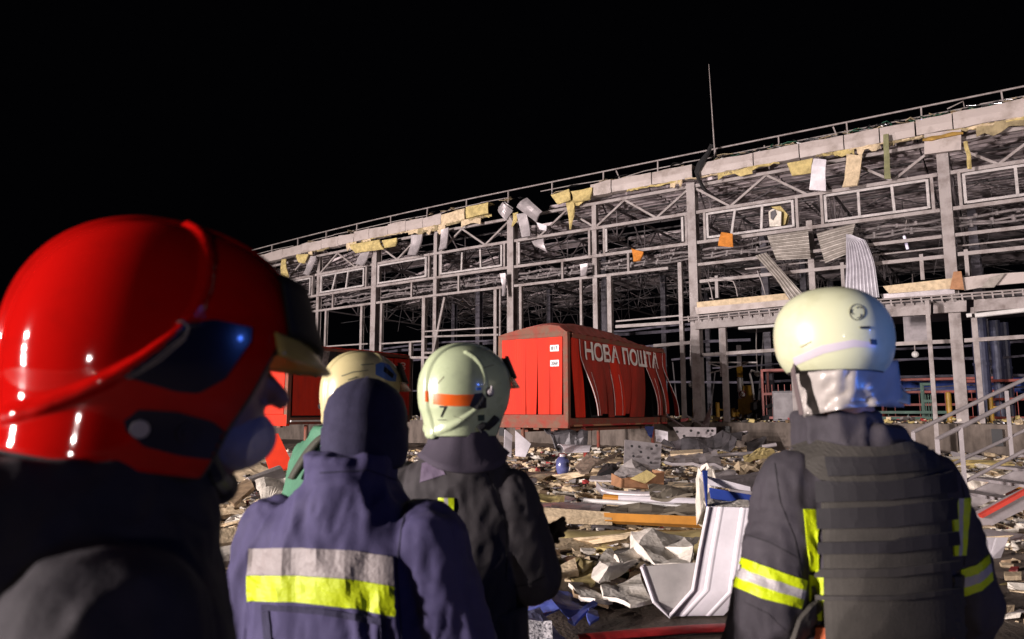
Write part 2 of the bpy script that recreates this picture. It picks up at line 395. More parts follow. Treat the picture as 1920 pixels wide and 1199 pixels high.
parapet(834, 878, FOAM_C, 3, .1, -.02); parapet(880, 922, FOAM_Y, 5, .03, .08)
for x0, x1, m, t in ((1113, 1152, PARA, .04), (1153, 1228, PARA, 0), (1229, 1305, PARA, 0), (1315, 1420, PARA, 0), (1421, 1507, PARA, .02), (1508, 1592, PARA, 0), (1593, 1660, PARA, .02), (1661, 1728, PARA, 0), (1801, 1960, PARA, 0), (1730, 1800, PARA, 0)):
    parapet(x0, x1, m, x0, t, hi=.03 if x0 > 1720 else 0)
b = MB(); P = [[FP(x, y + 38, .36), FP(x, y, .4)] for x, y in ((1733, 252), (1768, 247), (1802, 243))]; b.grid(P, .2); fix_normals(b.build('parapet_panel', PARA, wh))
b = MB(); b.tube([FP(1730, 263, .42), FP(1748, 260, .44), FP(1765, 257, .43), (FP(1785, 252, .44)), FP(1806, 250, .42)], [.05, .09, .06, .08, .04], 6); b.build('torn_insulation', mat('rust_foam', (.45, .27, .06), .9, var=.5, bump=.6), wh)
# ragged insulation showing along the lower edge of the parapet
for i in range(64):
    px = random.uniform(480, 1900)
    if 925 < px < 1035: continue
    s0, _ = FS(px, 350); L = random.uniform(.3, 1.5); h_ = random.choice((.05, .08, .12, .3)) * random.uniform(.7, 1.3); b = MB(); P = []
    for u in np.linspace(0, 1, 7): P.append([W(s0 + L * u, .3 + .04 * nz((u * 3, i, 0), 1.0), 11.33), W(s0 + L * u + .03 * nz((i, u * 4, 0), 1), .26 + random.uniform(-.02, .08), 11.33 - h_ * (.35 + random.random()))])
    b.grid(P, .05); fix_normals(b.build('torn_insulation', random.choice((FOAM_Y, FOAM_C, mat('stained_foam', (.34, .27, .15), .9, var=.5, bump=.6))), wh))
# roof edge scraps above the parapet: foil, green membrane
b = MB()
for i in range(170):
    x = random.uniform(1320, 1920) if i % 5 else random.uniform(520, 1310); zt = 12.0
    (s_, _) = FS(x, 300); L = random.uniform(.15, .7); z = zt + random.uniform(-.02, .16)
    b.cur = random.choice((0, 0, 1, 1, 2, 3)) if x > 1310 else random.choice((1, 1, 3))
    P = [[W(s_ + L * u, random.uniform(-.25, .2), z + random.uniform(-.06, .07)) for v in range(2)] for u in np.linspace(0, 1, 3)]
    for r_ in P: r_[1] = r_[0] + N * -.25 + UP * random.uniform(0, .12)
    b.grid(P, .012)
_o = b.build('roof_edge_scraps', [mat('foil', (.8, .8, .82), .22, metal=.9), FOAM_C, mat('green_membrane', (.02, .16, .09), .5, var=.4), BLACK], wh); _o['kind'] = 'stuff'
# roof railing
b = MB(); ztop = 12.58
for i in range(0, 30):
    s0 = -31 + i * 1.8; s1 = s0 + 1.8; b.tube([W(s0, -.2, ztop), W(s1, -.2, ztop)], .034, 7, False)
    zz = 12.22; drop = [0, 0, -.12, -.2, 0, .03][i % 6] if i not in (20, 21, 22, 25, 26) else 0
    if i not in (12,): b.tube([W(s0, -.2, zz + (drop if i % 2 else 0)), W(s1, -.2, zz + (0 if i % 2 else drop * .5))], .024, 6)
for px in (1891, 1733, 1591, 1460, 1338, 1229.6, 1127, 1031, 949, 871, 798, 731, 668, 612, 560, 512):
    s0, _ = FS(px, 300); b.bar(W(s0, -.2, 11.95), W(s0 + random.uniform(-.03, .03), -.2, ztop), .075, .05)
for px, l in ((1159, .2), (1572, .15), (1432, .0)):
    s0, _ = FS(px, 300); b.bar(W(s0, -.2, 12.0), W(s0 - l, -.2, 12.5 if l else 12.3), .05, .05)
b.tube([W(FS(1775, 200)[0], -.3, 12.35), W(FS(1806, 195)[0], -.3, 12.52), W(FS(1809, 195)[0], -.3, 12.05)], .025, 6)
b.build('roof_railing', STEEL, wh)
# lightning rod
b = MB(); p0 = FP(1341, 300, -.3); p1 = FP(1329, 121, -.3); b.tube([p0, lerp(p0, p1, .4), p1], [.035, .025, .012], 6); b.box(p0, (.16, .16, .1))
b.tube([p0 + UP * .1, p0 + D * .18 - UP * .3], .02, 6)
o = b.build('lightning_rod', STEEL); tag(o, 'tall thin lightning rod standing up from the roof edge', 'lightning rod')
# black burnt cloth over the parapet
b = MB(); P = []
for i, (x, y, wd) in enumerate(((1334, 270, 6), (1328, 286, 9), (1314, 306, 14), (1306, 322, 9), (1310, 336, 8), (1318, 350, 9), (1325, 360, 3))):
    P.append([FP(x - wd / 2, y, .42 + .05 * math.sin(i * 3)), FP(x, y + 1, .5), FP(x + wd / 2, y + 1, .42 + .05 * math.cos(i * 2))])
b.grid(P, .02); o = b.build('burnt_cloth', BLACK); tag(o, 'charred black cloth strip hanging over the parapet below the lightning rod', 'cloth')

# roof deck: trapezoid sheets with ribs parallel to the facade
rng = random.Random(3); b = MB()
pitch = .5
for j in range(0, 22):
    n0 = -.7 - j * 1.52
    for i in range(0, 11):
        s0 = -34 + i * 5.3; sc = s0 + 2.6
        miss = 0.34 if sc < -6 else (.2 if sc < 1 else .02)
        if rng.random() < miss: continue
        hang = rng.random() < (.3 if sc < 0 else .03); tl = rng.uniform(-.8, -.15) if hang else 0; tr = rng.uniform(-.1, .5) * tl
        cols = []
        for k, s_ in enumerate((s0 + .02, s0 + 2.6, s0 + 5.26)):
            row = []; tz = (tl, (tl + tr) * .35, tr)[k]
            for r_ in range(3):
                base = n0 - r_ * pitch
                for dn, dz in ((0, 0), (.1, 0), (.13, .2), (.26, .2)): row.append(W(s_, base - dn, 11.42 + dz + tz + (-base) * .03))
            row.append(W(s_, n0 - 1.5, 11.42 + tz + (-n0 + 1.5) * .03)); cols.append(row)
        b.grid(cols)
b.build('roof_deck', DECK, wh)
# roof trusses running back into the hall, and cross joists
for i, s0 in enumerate(np.arange(-32, 21, 4.585)):
    b = MB(); b.cur = 0
    zt, zb = 11.3, 9.75
    for j in range(10):
        n0 = -.5 - j * 3.3; n1 = n0 - 3.3
        b.bar(W(s0, n0, zt), W(s0, n1, zt), .1, .1); b.bar(W(s0, n0, zb), W(s0, n1, zb), .09, .09)
        b.bar(W(s0, n0, zt), W(s0, (n0 + n1) / 2, zb), .06, .06); b.bar(W(s0, (n0 + n1) / 2, zb), W(s0, n1, zt), .06, .06)
        b.bar(W(s0, (n0 + n1) / 2, zb), W(s0, (n0 + n1) / 2, zt), .05, .05)
    b.build('roof_truss', mat('truss_grey', (.16, .135, .14), .65, var=.5), wh)  # truss grey darkened to stand in for shade under the roof
for j in range(7):
    b = MB(); n0 = -2.5 - j * 4.2
    for i in range(30):
        s0 = -33 + i * 1.8
        if rng.random() < .08: continue
        za = 10.5 if i % 2 else 11.2; zc = 11.2 if i % 2 else 10.5
        b.bar(W(s0, n0, 11.25), W(s0 + 1.8, n0, 11.25), .08, .08); b.bar(W(s0, n0, 10.45), W(s0 + 1.8, n0 + rng.uniform(-.1, .1), 10.45 + rng.uniform(-.06, .0)), .06, .06)
        b.bar(W(s0, n0, za), W(s0 + 1.8, n0, zc), .045, .045)
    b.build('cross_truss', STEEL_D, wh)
# tangled bent strips hanging from the roof (left half is a mess)
for q in range(9):
    b = MB()
    for k in range(16):
        s0 = rng.uniform(-29, 17) if q > 5 else rng.uniform(-29, 2); n0 = -rng.uniform(1.0, 14); z = rng.uniform(8.2, 11)
        L = rng.uniform(.6, 3.2); an = rng.uniform(-.6, .35); wd = rng.uniform(.02, .14)
        dn = rng.uniform(-1, 1); p0 = W(s0, n0, z); p1 = W(s0 + L * math.cos(an), n0 + dn, z + L * math.sin(an)); pm = (p0 + p1) / 2 - UP * rng.uniform(0, .25)
        b.cur = rng.choice((0, 0, 1, 2)); b.bar(p0, pm, wd, .015); b.bar(pm, p1, wd, .015)
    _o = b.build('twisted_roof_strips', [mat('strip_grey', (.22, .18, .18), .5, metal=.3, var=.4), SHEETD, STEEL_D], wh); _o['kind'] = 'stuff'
for q in range(40):
    s0 = rng.uniform(-27, 16); n0 = -rng.uniform(.6, 8); z = rng.uniform(9, 11); L = rng.uniform(1, 4); b = MB()
    b.tube([W(s0, n0, z), W(s0 + rng.uniform(-.2, .2), n0, z - L / 2), W(s0 + rng.uniform(-.4, .4), n0, z - L)], .014, 4)
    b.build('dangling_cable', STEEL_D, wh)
# conduits and ducts deep in the hall
b = MB()
for z, n0, r, a, c in ((5.9, -6, .06, -30, 0), (5.2, -8, .08, -30, 0), (4.6, -10, .06, -5, 18), (3.9, -8, .05, -2, 18), (3.3, -12, .07, -30, 18), (6.4, -12, .1, -30, 0), (4.3, -14, .05, 0, 18), (2.7, -9, .04, 0, 18)):
    b.tube([W(lerp(a, c, i / 10), n0, z + .08 * math.sin(i * 2.3 + z)) for i in range(11)], r, 6)
b.build('inner_pipe', mat('inner_pipe_paint', (.12, .11, .14), .5, var=.5), wh)
for k in range(26):
    b = MB(); s0 = rng.uniform(-28, 0); n0 = -rng.uniform(10, 22); b.bar(W(s0, n0, 1.2), W(s0 + rng.uniform(-.8, .8), n0, rng.uniform(3, 7)), .07, .07)
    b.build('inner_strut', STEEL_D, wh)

# ------------------------------------------------------------------ torn panels hanging on the facade (each its own thing)
def crop(c):      # crop pixel frames used while measuring the photograph
    return {6: (470, 340, 2.606), 7: (900, 250, 2.664), 8: (1290, 100, 2.2206), 3: (1290, 390, 4.795), 2: (1620, 560, 4.61)}[c]
def cp(c, pts):
    x0, y0, k = crop(c); return [(x0 + x / k, y0 + y / k) for x, y in pts]
def hang(name, pts, m, label, cat, group='torn cladding and insulation hanging off the facade', n=.45, t=.06, bend=.15, tilt=0.0):
    """quad or polygon in the facade plane, bent like torn sheet: rows between left and right edge polylines"""
    q = [FP(x, y, n) for x, y in pts]
    if len(q) == 4:
        P = []; K = 6
        for i in range(K + 1):
            u = i / K; row = []
            for j in range(5):
                v = j / 4; p = q[0].lerp(q[1], u).lerp(q[3].lerp(q[2], u), v)
                p = p + N * (bend * math.sin(v * 2.6 + u) + tilt * v + .05 * nz(p, 2.0)) + D * (.03 * nz(p, 3, 5))
                row.append(p)
            P.append(row)
        b = MB(); b.grid(P, t)
    else:
        b = MB(); b.slab(q, N, t)
    o = fix_normals(b.build(name, m)); tag(o, label, cat, group); return o
L_ = [
 (6, [(155, 385), (182, 382), (186, 470), (162, 476)], FOAM_Y, 'narrow yellow insulation strip hanging leftmost under the parapet'),
 (6, [(228, 362), (290, 358), (268, 402), (238, 396)], FOAM_Y, 'short yellow foam flap above the leftmost hanging grey board'),
 (6, [(280, 366), (316, 364), (288, 462), (255, 455)], SHEETG, 'grey board hanging leftmost, just left of the second bare column'),
 (6, [(486, 314), (636, 290), (650, 330), (520, 352)], FOAM_Y, 'long yellow foam slab sagging above the left big column'),
 (6, [(545, 312), (582, 330), (555, 416), (510, 404)], SHEETG, 'tilted grey board hanging from the long yellow foam slab'),
 (6, [(640, 290), (712, 275), (714, 318), (654, 328)], FOAM_Y, 'squarish yellow foam slab hanging just right of the left big column'),
 (6, [(786, 262), (836, 258), (814, 366), (765, 360)], SHEETG, 'grey board with a torn black hole hanging under the yellow parapet box'),
 (6, [(932, 238), (966, 225), (960, 328), (920, 340)], SHEETG, 'narrow grey board hanging beside the slender post under the torn parapet'),
 (7, [(95, 385), (130, 350), (157, 385), (137, 440)], SHEETG, 'diamond shaped grey board on top of the column behind the red container'),
 (7, [(163, 400), (187, 392), (190, 440), (158, 468)], FOAM_Y, 'small yellow foam scrap on the column top between two grey boards'),
 (7, [(235, 328), (320, 398), (284, 442), (193, 370)], SHEETG, 'large tilted grey board with yellow edge, right of the column top'),
 (7, [(185, 405), (235, 400), (258, 515), (210, 523)], SHEETG, 'grey board hanging straight down right of the column top'),
 (7, [(285, 445), (333, 462), (334, 490), (300, 482)], SHEETW, 'small white scrap stuck on the truss brace'),
 (7, [(357, 312), (450, 282), (456, 335), (393, 358)], FOAM_Y, 'upper left yellow foam slab of the pair on the broken parapet'),
 (7, [(456, 291), (555, 268), (556, 334), (464, 346)], FOAM_Y, 'right yellow foam slab of the pair on the broken parapet'),
 (7, [(430, 350), (470, 348), (472, 420), (450, 482)], FOAM_Y, 'pointed yellow foam strip dangling below the pair of foam slabs'),
 (7, [(258, 545), (322, 530), (335, 592), (280, 560)], SHEETG, 'crumpled grey scrap inside the opening behind the red container'),
 (7, [(757, 575), (815, 592), (803, 640), (768, 642)], ORANGEI, 'orange insulation tuft caught on the girt above the red container'),
 (7, [(1210, 500), (1265, 507), (1264, 566), (1194, 564)], ORANGEI, 'orange insulation lump on the lower left corner of the white window frame'),
 (8, [(413, 462), (521, 440), (515, 500), (436, 513)], FOAM_Y, 'wide yellow foam piece hanging left of the shiny white board'),
 (8, [(525, 442), (580, 450), (571, 573), (508, 571)], SHEETW, 'shiny white board hanging between two yellow foam pieces'),
 (8, [(660, 420), (723, 425), (709, 555), (645, 558)], FOAM_C, 'long cream foam board hanging right of the shiny white board'),
 (8, [(818, 342), (838, 340), (840, 525), (818, 526)], mat('olive_post', (.24, .24, .12), .7, var=.4), 'olive vertical strip hanging from the parapet toward the window frame'),
 (8, [(1155, 370), (1166, 370), (1176, 482), (1166, 484)], FOAM_Y, 'thin yellowish strip hanging right of the tallest right column'),
 (6, [(1215, 130), (1255, 105), (1277, 130), (1262, 195)], SHEETG, 'grey board folded over the left end of the broken parapet'),
 (7, [(100, 700), (125, 698), (128, 815), (112, 815)], SHEETG, 'torn grey board scraps stuck on the left side of the column'),
 (7, [(498, 655), (535, 650), (535, 715), (505, 715)], SHEETG, 'ragged pale scrap on the girt behind the slender post'),
]
for c, pts, m, lab in L_:
    hang('hanging_board' if m in (SHEETG, SHEETW) else 'hanging_insulation', cp(c, pts), m, lab, 'hanging board' if m in (SHEETG, SHEETW) else 'insulation', n=.5 + random.uniform(-.06, .12), bend=random.uniform(-.15, .2), t=.07 if m not in (SHEETW,) else .04)
# box shaped chunk inside the window frame
ch = empty('insulation_chunk', FP(1458, 410, -.2), 'cream box shaped insulation chunk sitting in the white window frame', 'insulation')
b = MB(); b.slab([FP(x, y, -.05) for x, y in cp(8, [(335, 660), (352, 648), (388, 660), (386, 720), (340, 722)])], N, .1); b.build('face_board', FOAM_W, ch)
b = MB(); b.slab([FP(x, y, -.25) for x, y in cp(8, [(345, 640), (385, 636), (415, 672), (405, 712), (388, 722), (388, 662)])], N, .3); b.build('foam_core', FOAM_Y, ch)
b = MB(); b.slab([FP(x, y, 0) for x, y in cp(8, [(343, 662), (362, 652), (368, 672), (352, 695), (344, 688)])], N, .05); b.build('torn_hole', SHEETD, ch)

def corrugated(name, left, right, m, label, n=.35, waves=9, amp=.035, curl=0.0, K=6, vert=True, tilt=0.0):
    """left and right edge polylines in pixels from top to bottom; ribs run along the edges"""
    P = []; C = waves * 4
    for i in range(C + 1):
        u = i / C; row = []
        for j in range(K + 1):
            v = j / K; a = FP(*polyat(left, v), n); c = FP(*polyat(right, v), n)
            tri = (0, .9, 1, .1)[i % 4]
            row.append(a.lerp(c, u) + N * (amp * tri + curl * math.sin(v * 1.9) + tilt * v))
        P.append(row)
    b = MB(); b.grid(P, .012); o = fix_normals(b.build(name, m)); return tag(o, label, 'corrugated sheet', 'torn corrugated sheets on the facade')
corrugated('corrugated_sheet', [(1438, 442), (1515, 431)], [(1456, 488), (1520, 485)], CORR, 'grey corrugated sheet buckled flat under the first white window frame', waves=8, K=8, n=.3)
corrugated('corrugated_sheet', [(1531, 438), (1605, 420)], [(1547, 494), (1590, 478)], CORR, 'twisted corrugated sheet left of the hanging wavy one', waves=7, n=.35, curl=.12)
corrugated('corrugated_sheet', [(1587, 440), (1588, 505), (1585, 561)], [(1596, 441), (1625, 452), (1641, 495), (1650, 559)], mat('pale_corrugated', (.40, .38, .42), .45, metal=.2, var=.3, vscale=3), 'tall pale corrugated sheet hanging like a curtain with a curved edge', waves=9, n=.5, curl=.15, K=10)
corrugated('corrugated_sheet', [(1417, 480), (1460, 528), (1490, 575)], [(1437, 474), (1478, 520), (1511, 556)], CORR, 'long bent corrugated strip leaning down onto the canopy', waves=4, n=.55, curl=.2, K=10)
b = MB(); b.slab([FP(x, y, .5) for x, y in ((1470, 533), (1478, 530), (1497, 575), (1487, 576))], N, .02); o = b.build('metal_flap', SHEETW); tag(o, 'pale metal flap folded under the long bent corrugated strip', 'metal flap')
b = MB(); b.slab([FP(x, y, .5) for x, y in cp(8, [(1105, 910), (1138, 908), (1150, 985), (1090, 982)])], N, .1); o = b.build('hanging_board', CARD); tag(o, 'brown board scrap at the foot of the right column above the canopy', 'hanging board')
b = MB(); b.slab([FP(x, y, .5) for x, y in cp(8, [(1255, 935), (1322, 915), (1275, 975), (1220, 978)])], N, .08); o = b.build('hanging_board', CORR); tag(o, 'dark slanted board lying against the pale fascia at the right edge', 'hanging board')
t = empty('hanging_lamp', FP(1698, 448, -.5), 'broken fluorescent lamp dangling upright in the right bay', 'lamp')
b = MB(); b.tube([FP(1695, 443, -.5), FP(1702, 468, -.5)], .05, 8); b.build('tube', mat('lamp_tube', (.8, .78, .85), .2, emit=((.75, .6, 1.0), .25)), t)
b = MB(); b.tube([FP(1700, 412, -.5), FP(1697, 430, -.5), FP(1695, 443, -.5)], .02, 5); b.build('cable', STEEL, t)
b = MB()
for x0, y0, x1, y1 in ((1330, 521, 1375, 528), (1375, 528, 1383, 556), (1420, 508, 1437, 560), (1330, 560, 1338, 562), (1328, 528, 1336, 561)):
    b.tube([FP(x0, y0, .1), FP((x0 + x1) / 2 + 1, (y0 + y1) / 2 - 1, .1), FP(x1, y1, .1)], .025, 5)
b.build('bent_rod', STEEL, wh)
# sign plate hanging inside, pendant lamps
b = MB(); b.box(FP(1716, 608, -2.5), (.8, .04, 1.6), D, N); o = b.build('hanging_sign', mat('sign_grey', (.3, .27, .28), .6, var=.3)); tag(o, 'grey sign plate hanging inside behind the canopy post', 'sign')
for px, py, lab in ((1716, 665, 'white lamp bulb dangling on a cord inside the right bay'), (1420, 701, 'small pale lamp hanging on a cord behind the dock door'), (1296, 722, 'small bright lamp glinting left of the big column')):
    n0 = -3.5; p = FP(px, py, n0); t = empty('pendant_lamp', p, lab, 'lamp')
    b = MB(); b.tube([p + UP * 3.2 + D * .1, p + UP * 1.2, p + UP * .1], .025, 5); b.build('cord', STEEL, t)
    bm = bmesh.new(); bmesh.ops.create_uvsphere(bm, u_segments=12, v_segments=8, radius=.13); me = bpy.data.meshes.new('bulb'); bm.to_mesh(me); bm.free(); me.materials.append(WHITEP)
    o = bpy.data.objects.new('bulb', me); COL.objects.link(o); o.location = p; attach(o, t)

# ------------------------------------------------------------------ things inside on the dock floor
def inside(px, n, z=1.2): s0, _ = FS(px, 700, n); return W(s0, n, z)
yel = 'yellow bollards and pallets inside the hall'
k = 0
for px, n0, hgt, lab in ((1300, -2, .95, 'yellow bollard left of the big column'), (1343, -2.2, .8, 'yellow bollard beside the leaning sheet'), (1357, -2.5, .85, 'yellow bollard behind the first dock post'),
                     (1372, -2.5, .55, 'short yellow bollard right of the first dock post'), (1380, -2.6, .5, 'short yellow bollard next to another short one'),
                     (1503, -1.5, 1.0, 'yellow bollard right of the grey cabinet'), (1775, -2, 1.1, 'tall yellow stand left of the right big column'), (1852, -1.5, .9, 'yellow bollard behind the lower handrail')):
    p = inside(px, n0); b = MB(); b.tube([p, p + UP * (hgt - .03), p + UP * hgt], [.09, .09, .07], 12); b.box(p + UP * .02, (.26, .26, .04), D, N)
    if k % 2: b.bar(p + UP * hgt * .6, p + UP * hgt * .6 + D * .5, .08, .08)
    o = b.build('yellow_bollard', YELP); tag(o, lab, 'bollard', yel); k += 1
def rack(name, px, n0, wd, dp, hgt, m, lab, cat, lv=3):
    p = inside(px, n0); b = MB(); c = p
    for i in (-1, 1):
        for j in (-1, 1): b.bar(c + D * i * wd / 2 + N * j * dp / 2, c + D * i * wd / 2 + N * j * dp / 2 + UP * hgt, .09, .09)
    for z in np.linspace(.15, hgt - .05, lv):
        for j in (-1, 1): b.bar(c - D * wd / 2 + N * j * dp / 2 + UP * z, c + D * wd / 2 + N * j * dp / 2 + UP * z, .07, .1)
        for i in (-1, 1): b.bar(c + D * i * wd / 2 - N * dp / 2 + UP * z, c + D * i * wd / 2 + N * dp / 2 + UP * z, .06, .08)
    for i in range(5): x = -wd / 2 + wd * (i + .5) / 5; b.bar(c + D * x + N * dp / 2 + UP * .15, c + D * x + N * dp / 2 + UP * (hgt * .7), .025, .025)
    o = b.build(name, m); return tag(o, lab, cat)
REDRACK = mat('red_rack_paint', (.26, .03, .015), .5, var=.4)
rack('roll_cage', 1463, -2.4, 1.25, .9, 2.15, REDRACK, 'red steel roll cage standing inside by the grey cabinet', 'roll cage')
rack('conveyor', 1770, -9, 5, 1, 1.9, REDRACK, 'long red conveyor frame deep inside the right bay', 'conveyor', 4)
rack('pallet_rack', 1870, -7, 3, 1, 1.7, REDRACK, 'red rack frame inside behind the right handrail', 'rack', 3)
rack('green_cart', 1700, -3, 3.4, .8, .42, GREENP, 'low green cart frame lying inside at the dock edge', 'cart', 2)
rack('green_stand', 1738, -3.5, .4, .5, 1.5, GREENP, 'upright green stand inside behind the canopy post', 'stand', 3)
cab = empty('grey_cabinet', inside(1480, -1.6), 'grey metal cabinet with dented front inside the dock door', 'cabinet')
p = inside(1472, -1.6)
b = MB(); b.box(p + UP * .62, (.95, .6, 1.2), D, N); b.build('cabinet_body', SHEETD, cab, bev=.01)
b = MB(); b.box(p + UP * .62 + N * .32, (.84, .03, 1.05), D, N); b.build('cabinet_door', mat('cabinet_grey', (.2, .18, .19), .5, var=.3), cab, bev=.006)
p = inside(1387, -3); pd = empty('marked_post', p, 'grey post with yellow and white markings and a round prohibition sign', 'post')
b = MB(); b.bar(p, p + UP * 3.3, .16, .16); b.build('post_shaft', SHEETG, pd)
for z, m, h_, nm in ((2.15, YELP, .5, 'yellow_band'), (1.55, WHITEP, .6, 'white_band'), (.65, YELP, .6, 'hazard_band')):
    b = MB(); b.box(p + UP * z + N * .003, (.2, .2, h_), D, N); b.build(nm, m, pd)
b = MB(); q = p + UP * 1.15 + N * .13 + D * .14; b.tube([q, q + N * .02], .17, 20); dsc = b.build('round_sign', WHITEP, pd)
b = MB(); rr = [q + N * .03 + (D * math.cos(a) + UP * math.sin(a)) * .14 for a in np.linspace(0, 2 * math.pi, 25)]; b.tube(rr, .022, 6, False); b.bar(q + N * .03 + D * .1 + UP * .1, q + N * .03 - D * .1 - UP * .1, .03, .02)
b.build('sign_ring', REDRACK, pd)
p = inside(1400, -3); b = MB(); b.box(p + UP * .5, (.42, .4, 1.0), D, N); b.box(p + UP * 1.15 + D * .02, (.36, .3, .75), D, N)
o = b.build('yellow_machine', YELP, bev=.02); tag(o, 'yellow and grey machine box beside the marked post', 'machine')
p = inside(1412, -2.6); b = MB(); b.tube([p + UP * .9, p + UP * 1.6 - D * .06, p + UP * 2.0 - D * .14, p + UP * 2.16 - D * .05, p + UP * 2.1 + D * .07], .05, 8); o = b.build('bent_pipe', WHITEP); tag(o, 'white pipe with a hooked top standing by the yellow machine', 'pipe')
p = inside(1432, -2.2); b = MB()
for i in range(14):
    q = p + D * random.uniform(-.6, .6) + N * random.uniform(-.3, .3) + UP * random.uniform(.1, .8); b.box(q, (random.uniform(.3, .6), .4, random.uniform(.1, .3)), Vector((1, random.uniform(-1, 1), .3)).normalized(), Vector((0, 1, 0)), UP)
o = b.build('rubbish_heap', BLACK); tag(o, 'black heap of burnt rubbish between machine and red roll cage', 'heap')
for px, n0, wd, lab in ((1700, -11, 12, 'long blue conveyor hood across the right bay'), ):
    p = inside(px, n0, 2.55); b = MB(); b.grid([[p + D * x + N * (.5 * math.cos(a)) + UP * (.6 * math.sin(a)) for a in np.linspace(-.2, 3.3, 9)] for x in np.linspace(-1, wd, 12)], .03)
    o = fix_normals(b.build('conveyor_hood', mat('blue_hood', (.03, .06, .25), .35, var=.5), smooth=True)); tag(o, lab, 'conveyor hood')
for px, n0, lab in ((1842, -5, 'dark blue duct rising inside right of the big column'), (1872, -7.5, 'grey duct behind the dark blue one'), (1888, -8.5, 'slim grey duct furthest right inside')):
    p = inside(px, n0); b = MB(); b.tube([p, p + UP * 2.4, p + UP * 4.2], .27 if px == 1842 else .2, 14); b.tube([p + UP * 2.2, p + UP * 2.3], .31 if px == 1842 else .23, 14); b.tube([p + UP * 3.2, p + UP * 3.28], .31 if px == 1842 else .23, 14)
    o = b.build('air_duct', mat('duct_blue', (.04, .045, .09), .5, var=.4)); tag(o, lab, 'duct')
# leaning metal sheet at the left column foot
b = MB(); b.grid([[FP(1308 + 18 * v, 812 - 30 * v - 6 * v * v, .5), FP(1328 + 8 * v, 808 - 52 * v, .55 + .1 * math.sin(v * 3))] for v in np.linspace(0, 1, 7)], .015)
o = fix_normals(b.build('leaning_sheet', SHEETG)); tag(o, 'bent pale sheet metal leaning at the foot of the big column', 'sheet')

# ------------------------------------------------------------------ text helper
def text_obj(name, body, quad, target_fn, m, parent, bold=.02, off=.01, sub=2):
    """lettering laid on a surface: quad = world corners (bl, br, tr, tl) and target_fn(u, v) -> point, normal"""
    cu = bpy.data.curves.new(name, 'FONT'); cu.body = body; cu.offset = bold; cu.resolution_u = 3
    t = bpy.data.objects.new('tmp', cu); COL.objects.link(t); dg = bpy.context.evaluated_depsgraph_get()
    me = bpy.data.meshes.new_from_object(t.evaluated_get(dg)); bpy.data.objects.remove(t); bpy.data.curves.remove(cu)
    bm = bmesh.new(); bm.from_mesh(me)
    xs_ = [v.co.x for v in bm.verts]; ys_ = [v.co.y for v in bm.verts]; x0, x1, y0, y1 = min(xs_), max(xs_), min(ys_), max(ys_)
    if sub:
        for k_ in range(1, sub * 8):
            x = lerp(x0, x1, k_ / (sub * 8)); bmesh.ops.bisect_plane(bm, geom=bm.verts[:] + bm.edges[:] + bm.faces[:], plane_co=(x, 0, 0), plane_no=(1, 0, 0))
        for k_ in range(1, 5):
            y = lerp(y0, y1, k_ / 5); bmesh.ops.bisect_plane(bm, geom=bm.verts[:] + bm.edges[:] + bm.faces[:], plane_co=(0, y, 0), plane_no=(0, 1, 0))
    bad = []
    pw = world_loc(parent)
    for v in bm.verts:
        r = target_fn((v.co.x - x0) / (x1 - x0), (v.co.y - y0) / max(1e-6, y1 - y0))
        if r is None: bad.append(v); continue
        v.co = r[0] + r[1] * off - pw
    if bad: bmesh.ops.delete(bm, geom=bad, context='VERTS')
    bm.to_mesh(me); bm.free(); me.materials.clear(); me.materials.append(m)
    o = bpy.data.objects.new(name, me); COL.objects.link(o); o.parent = parent; return o

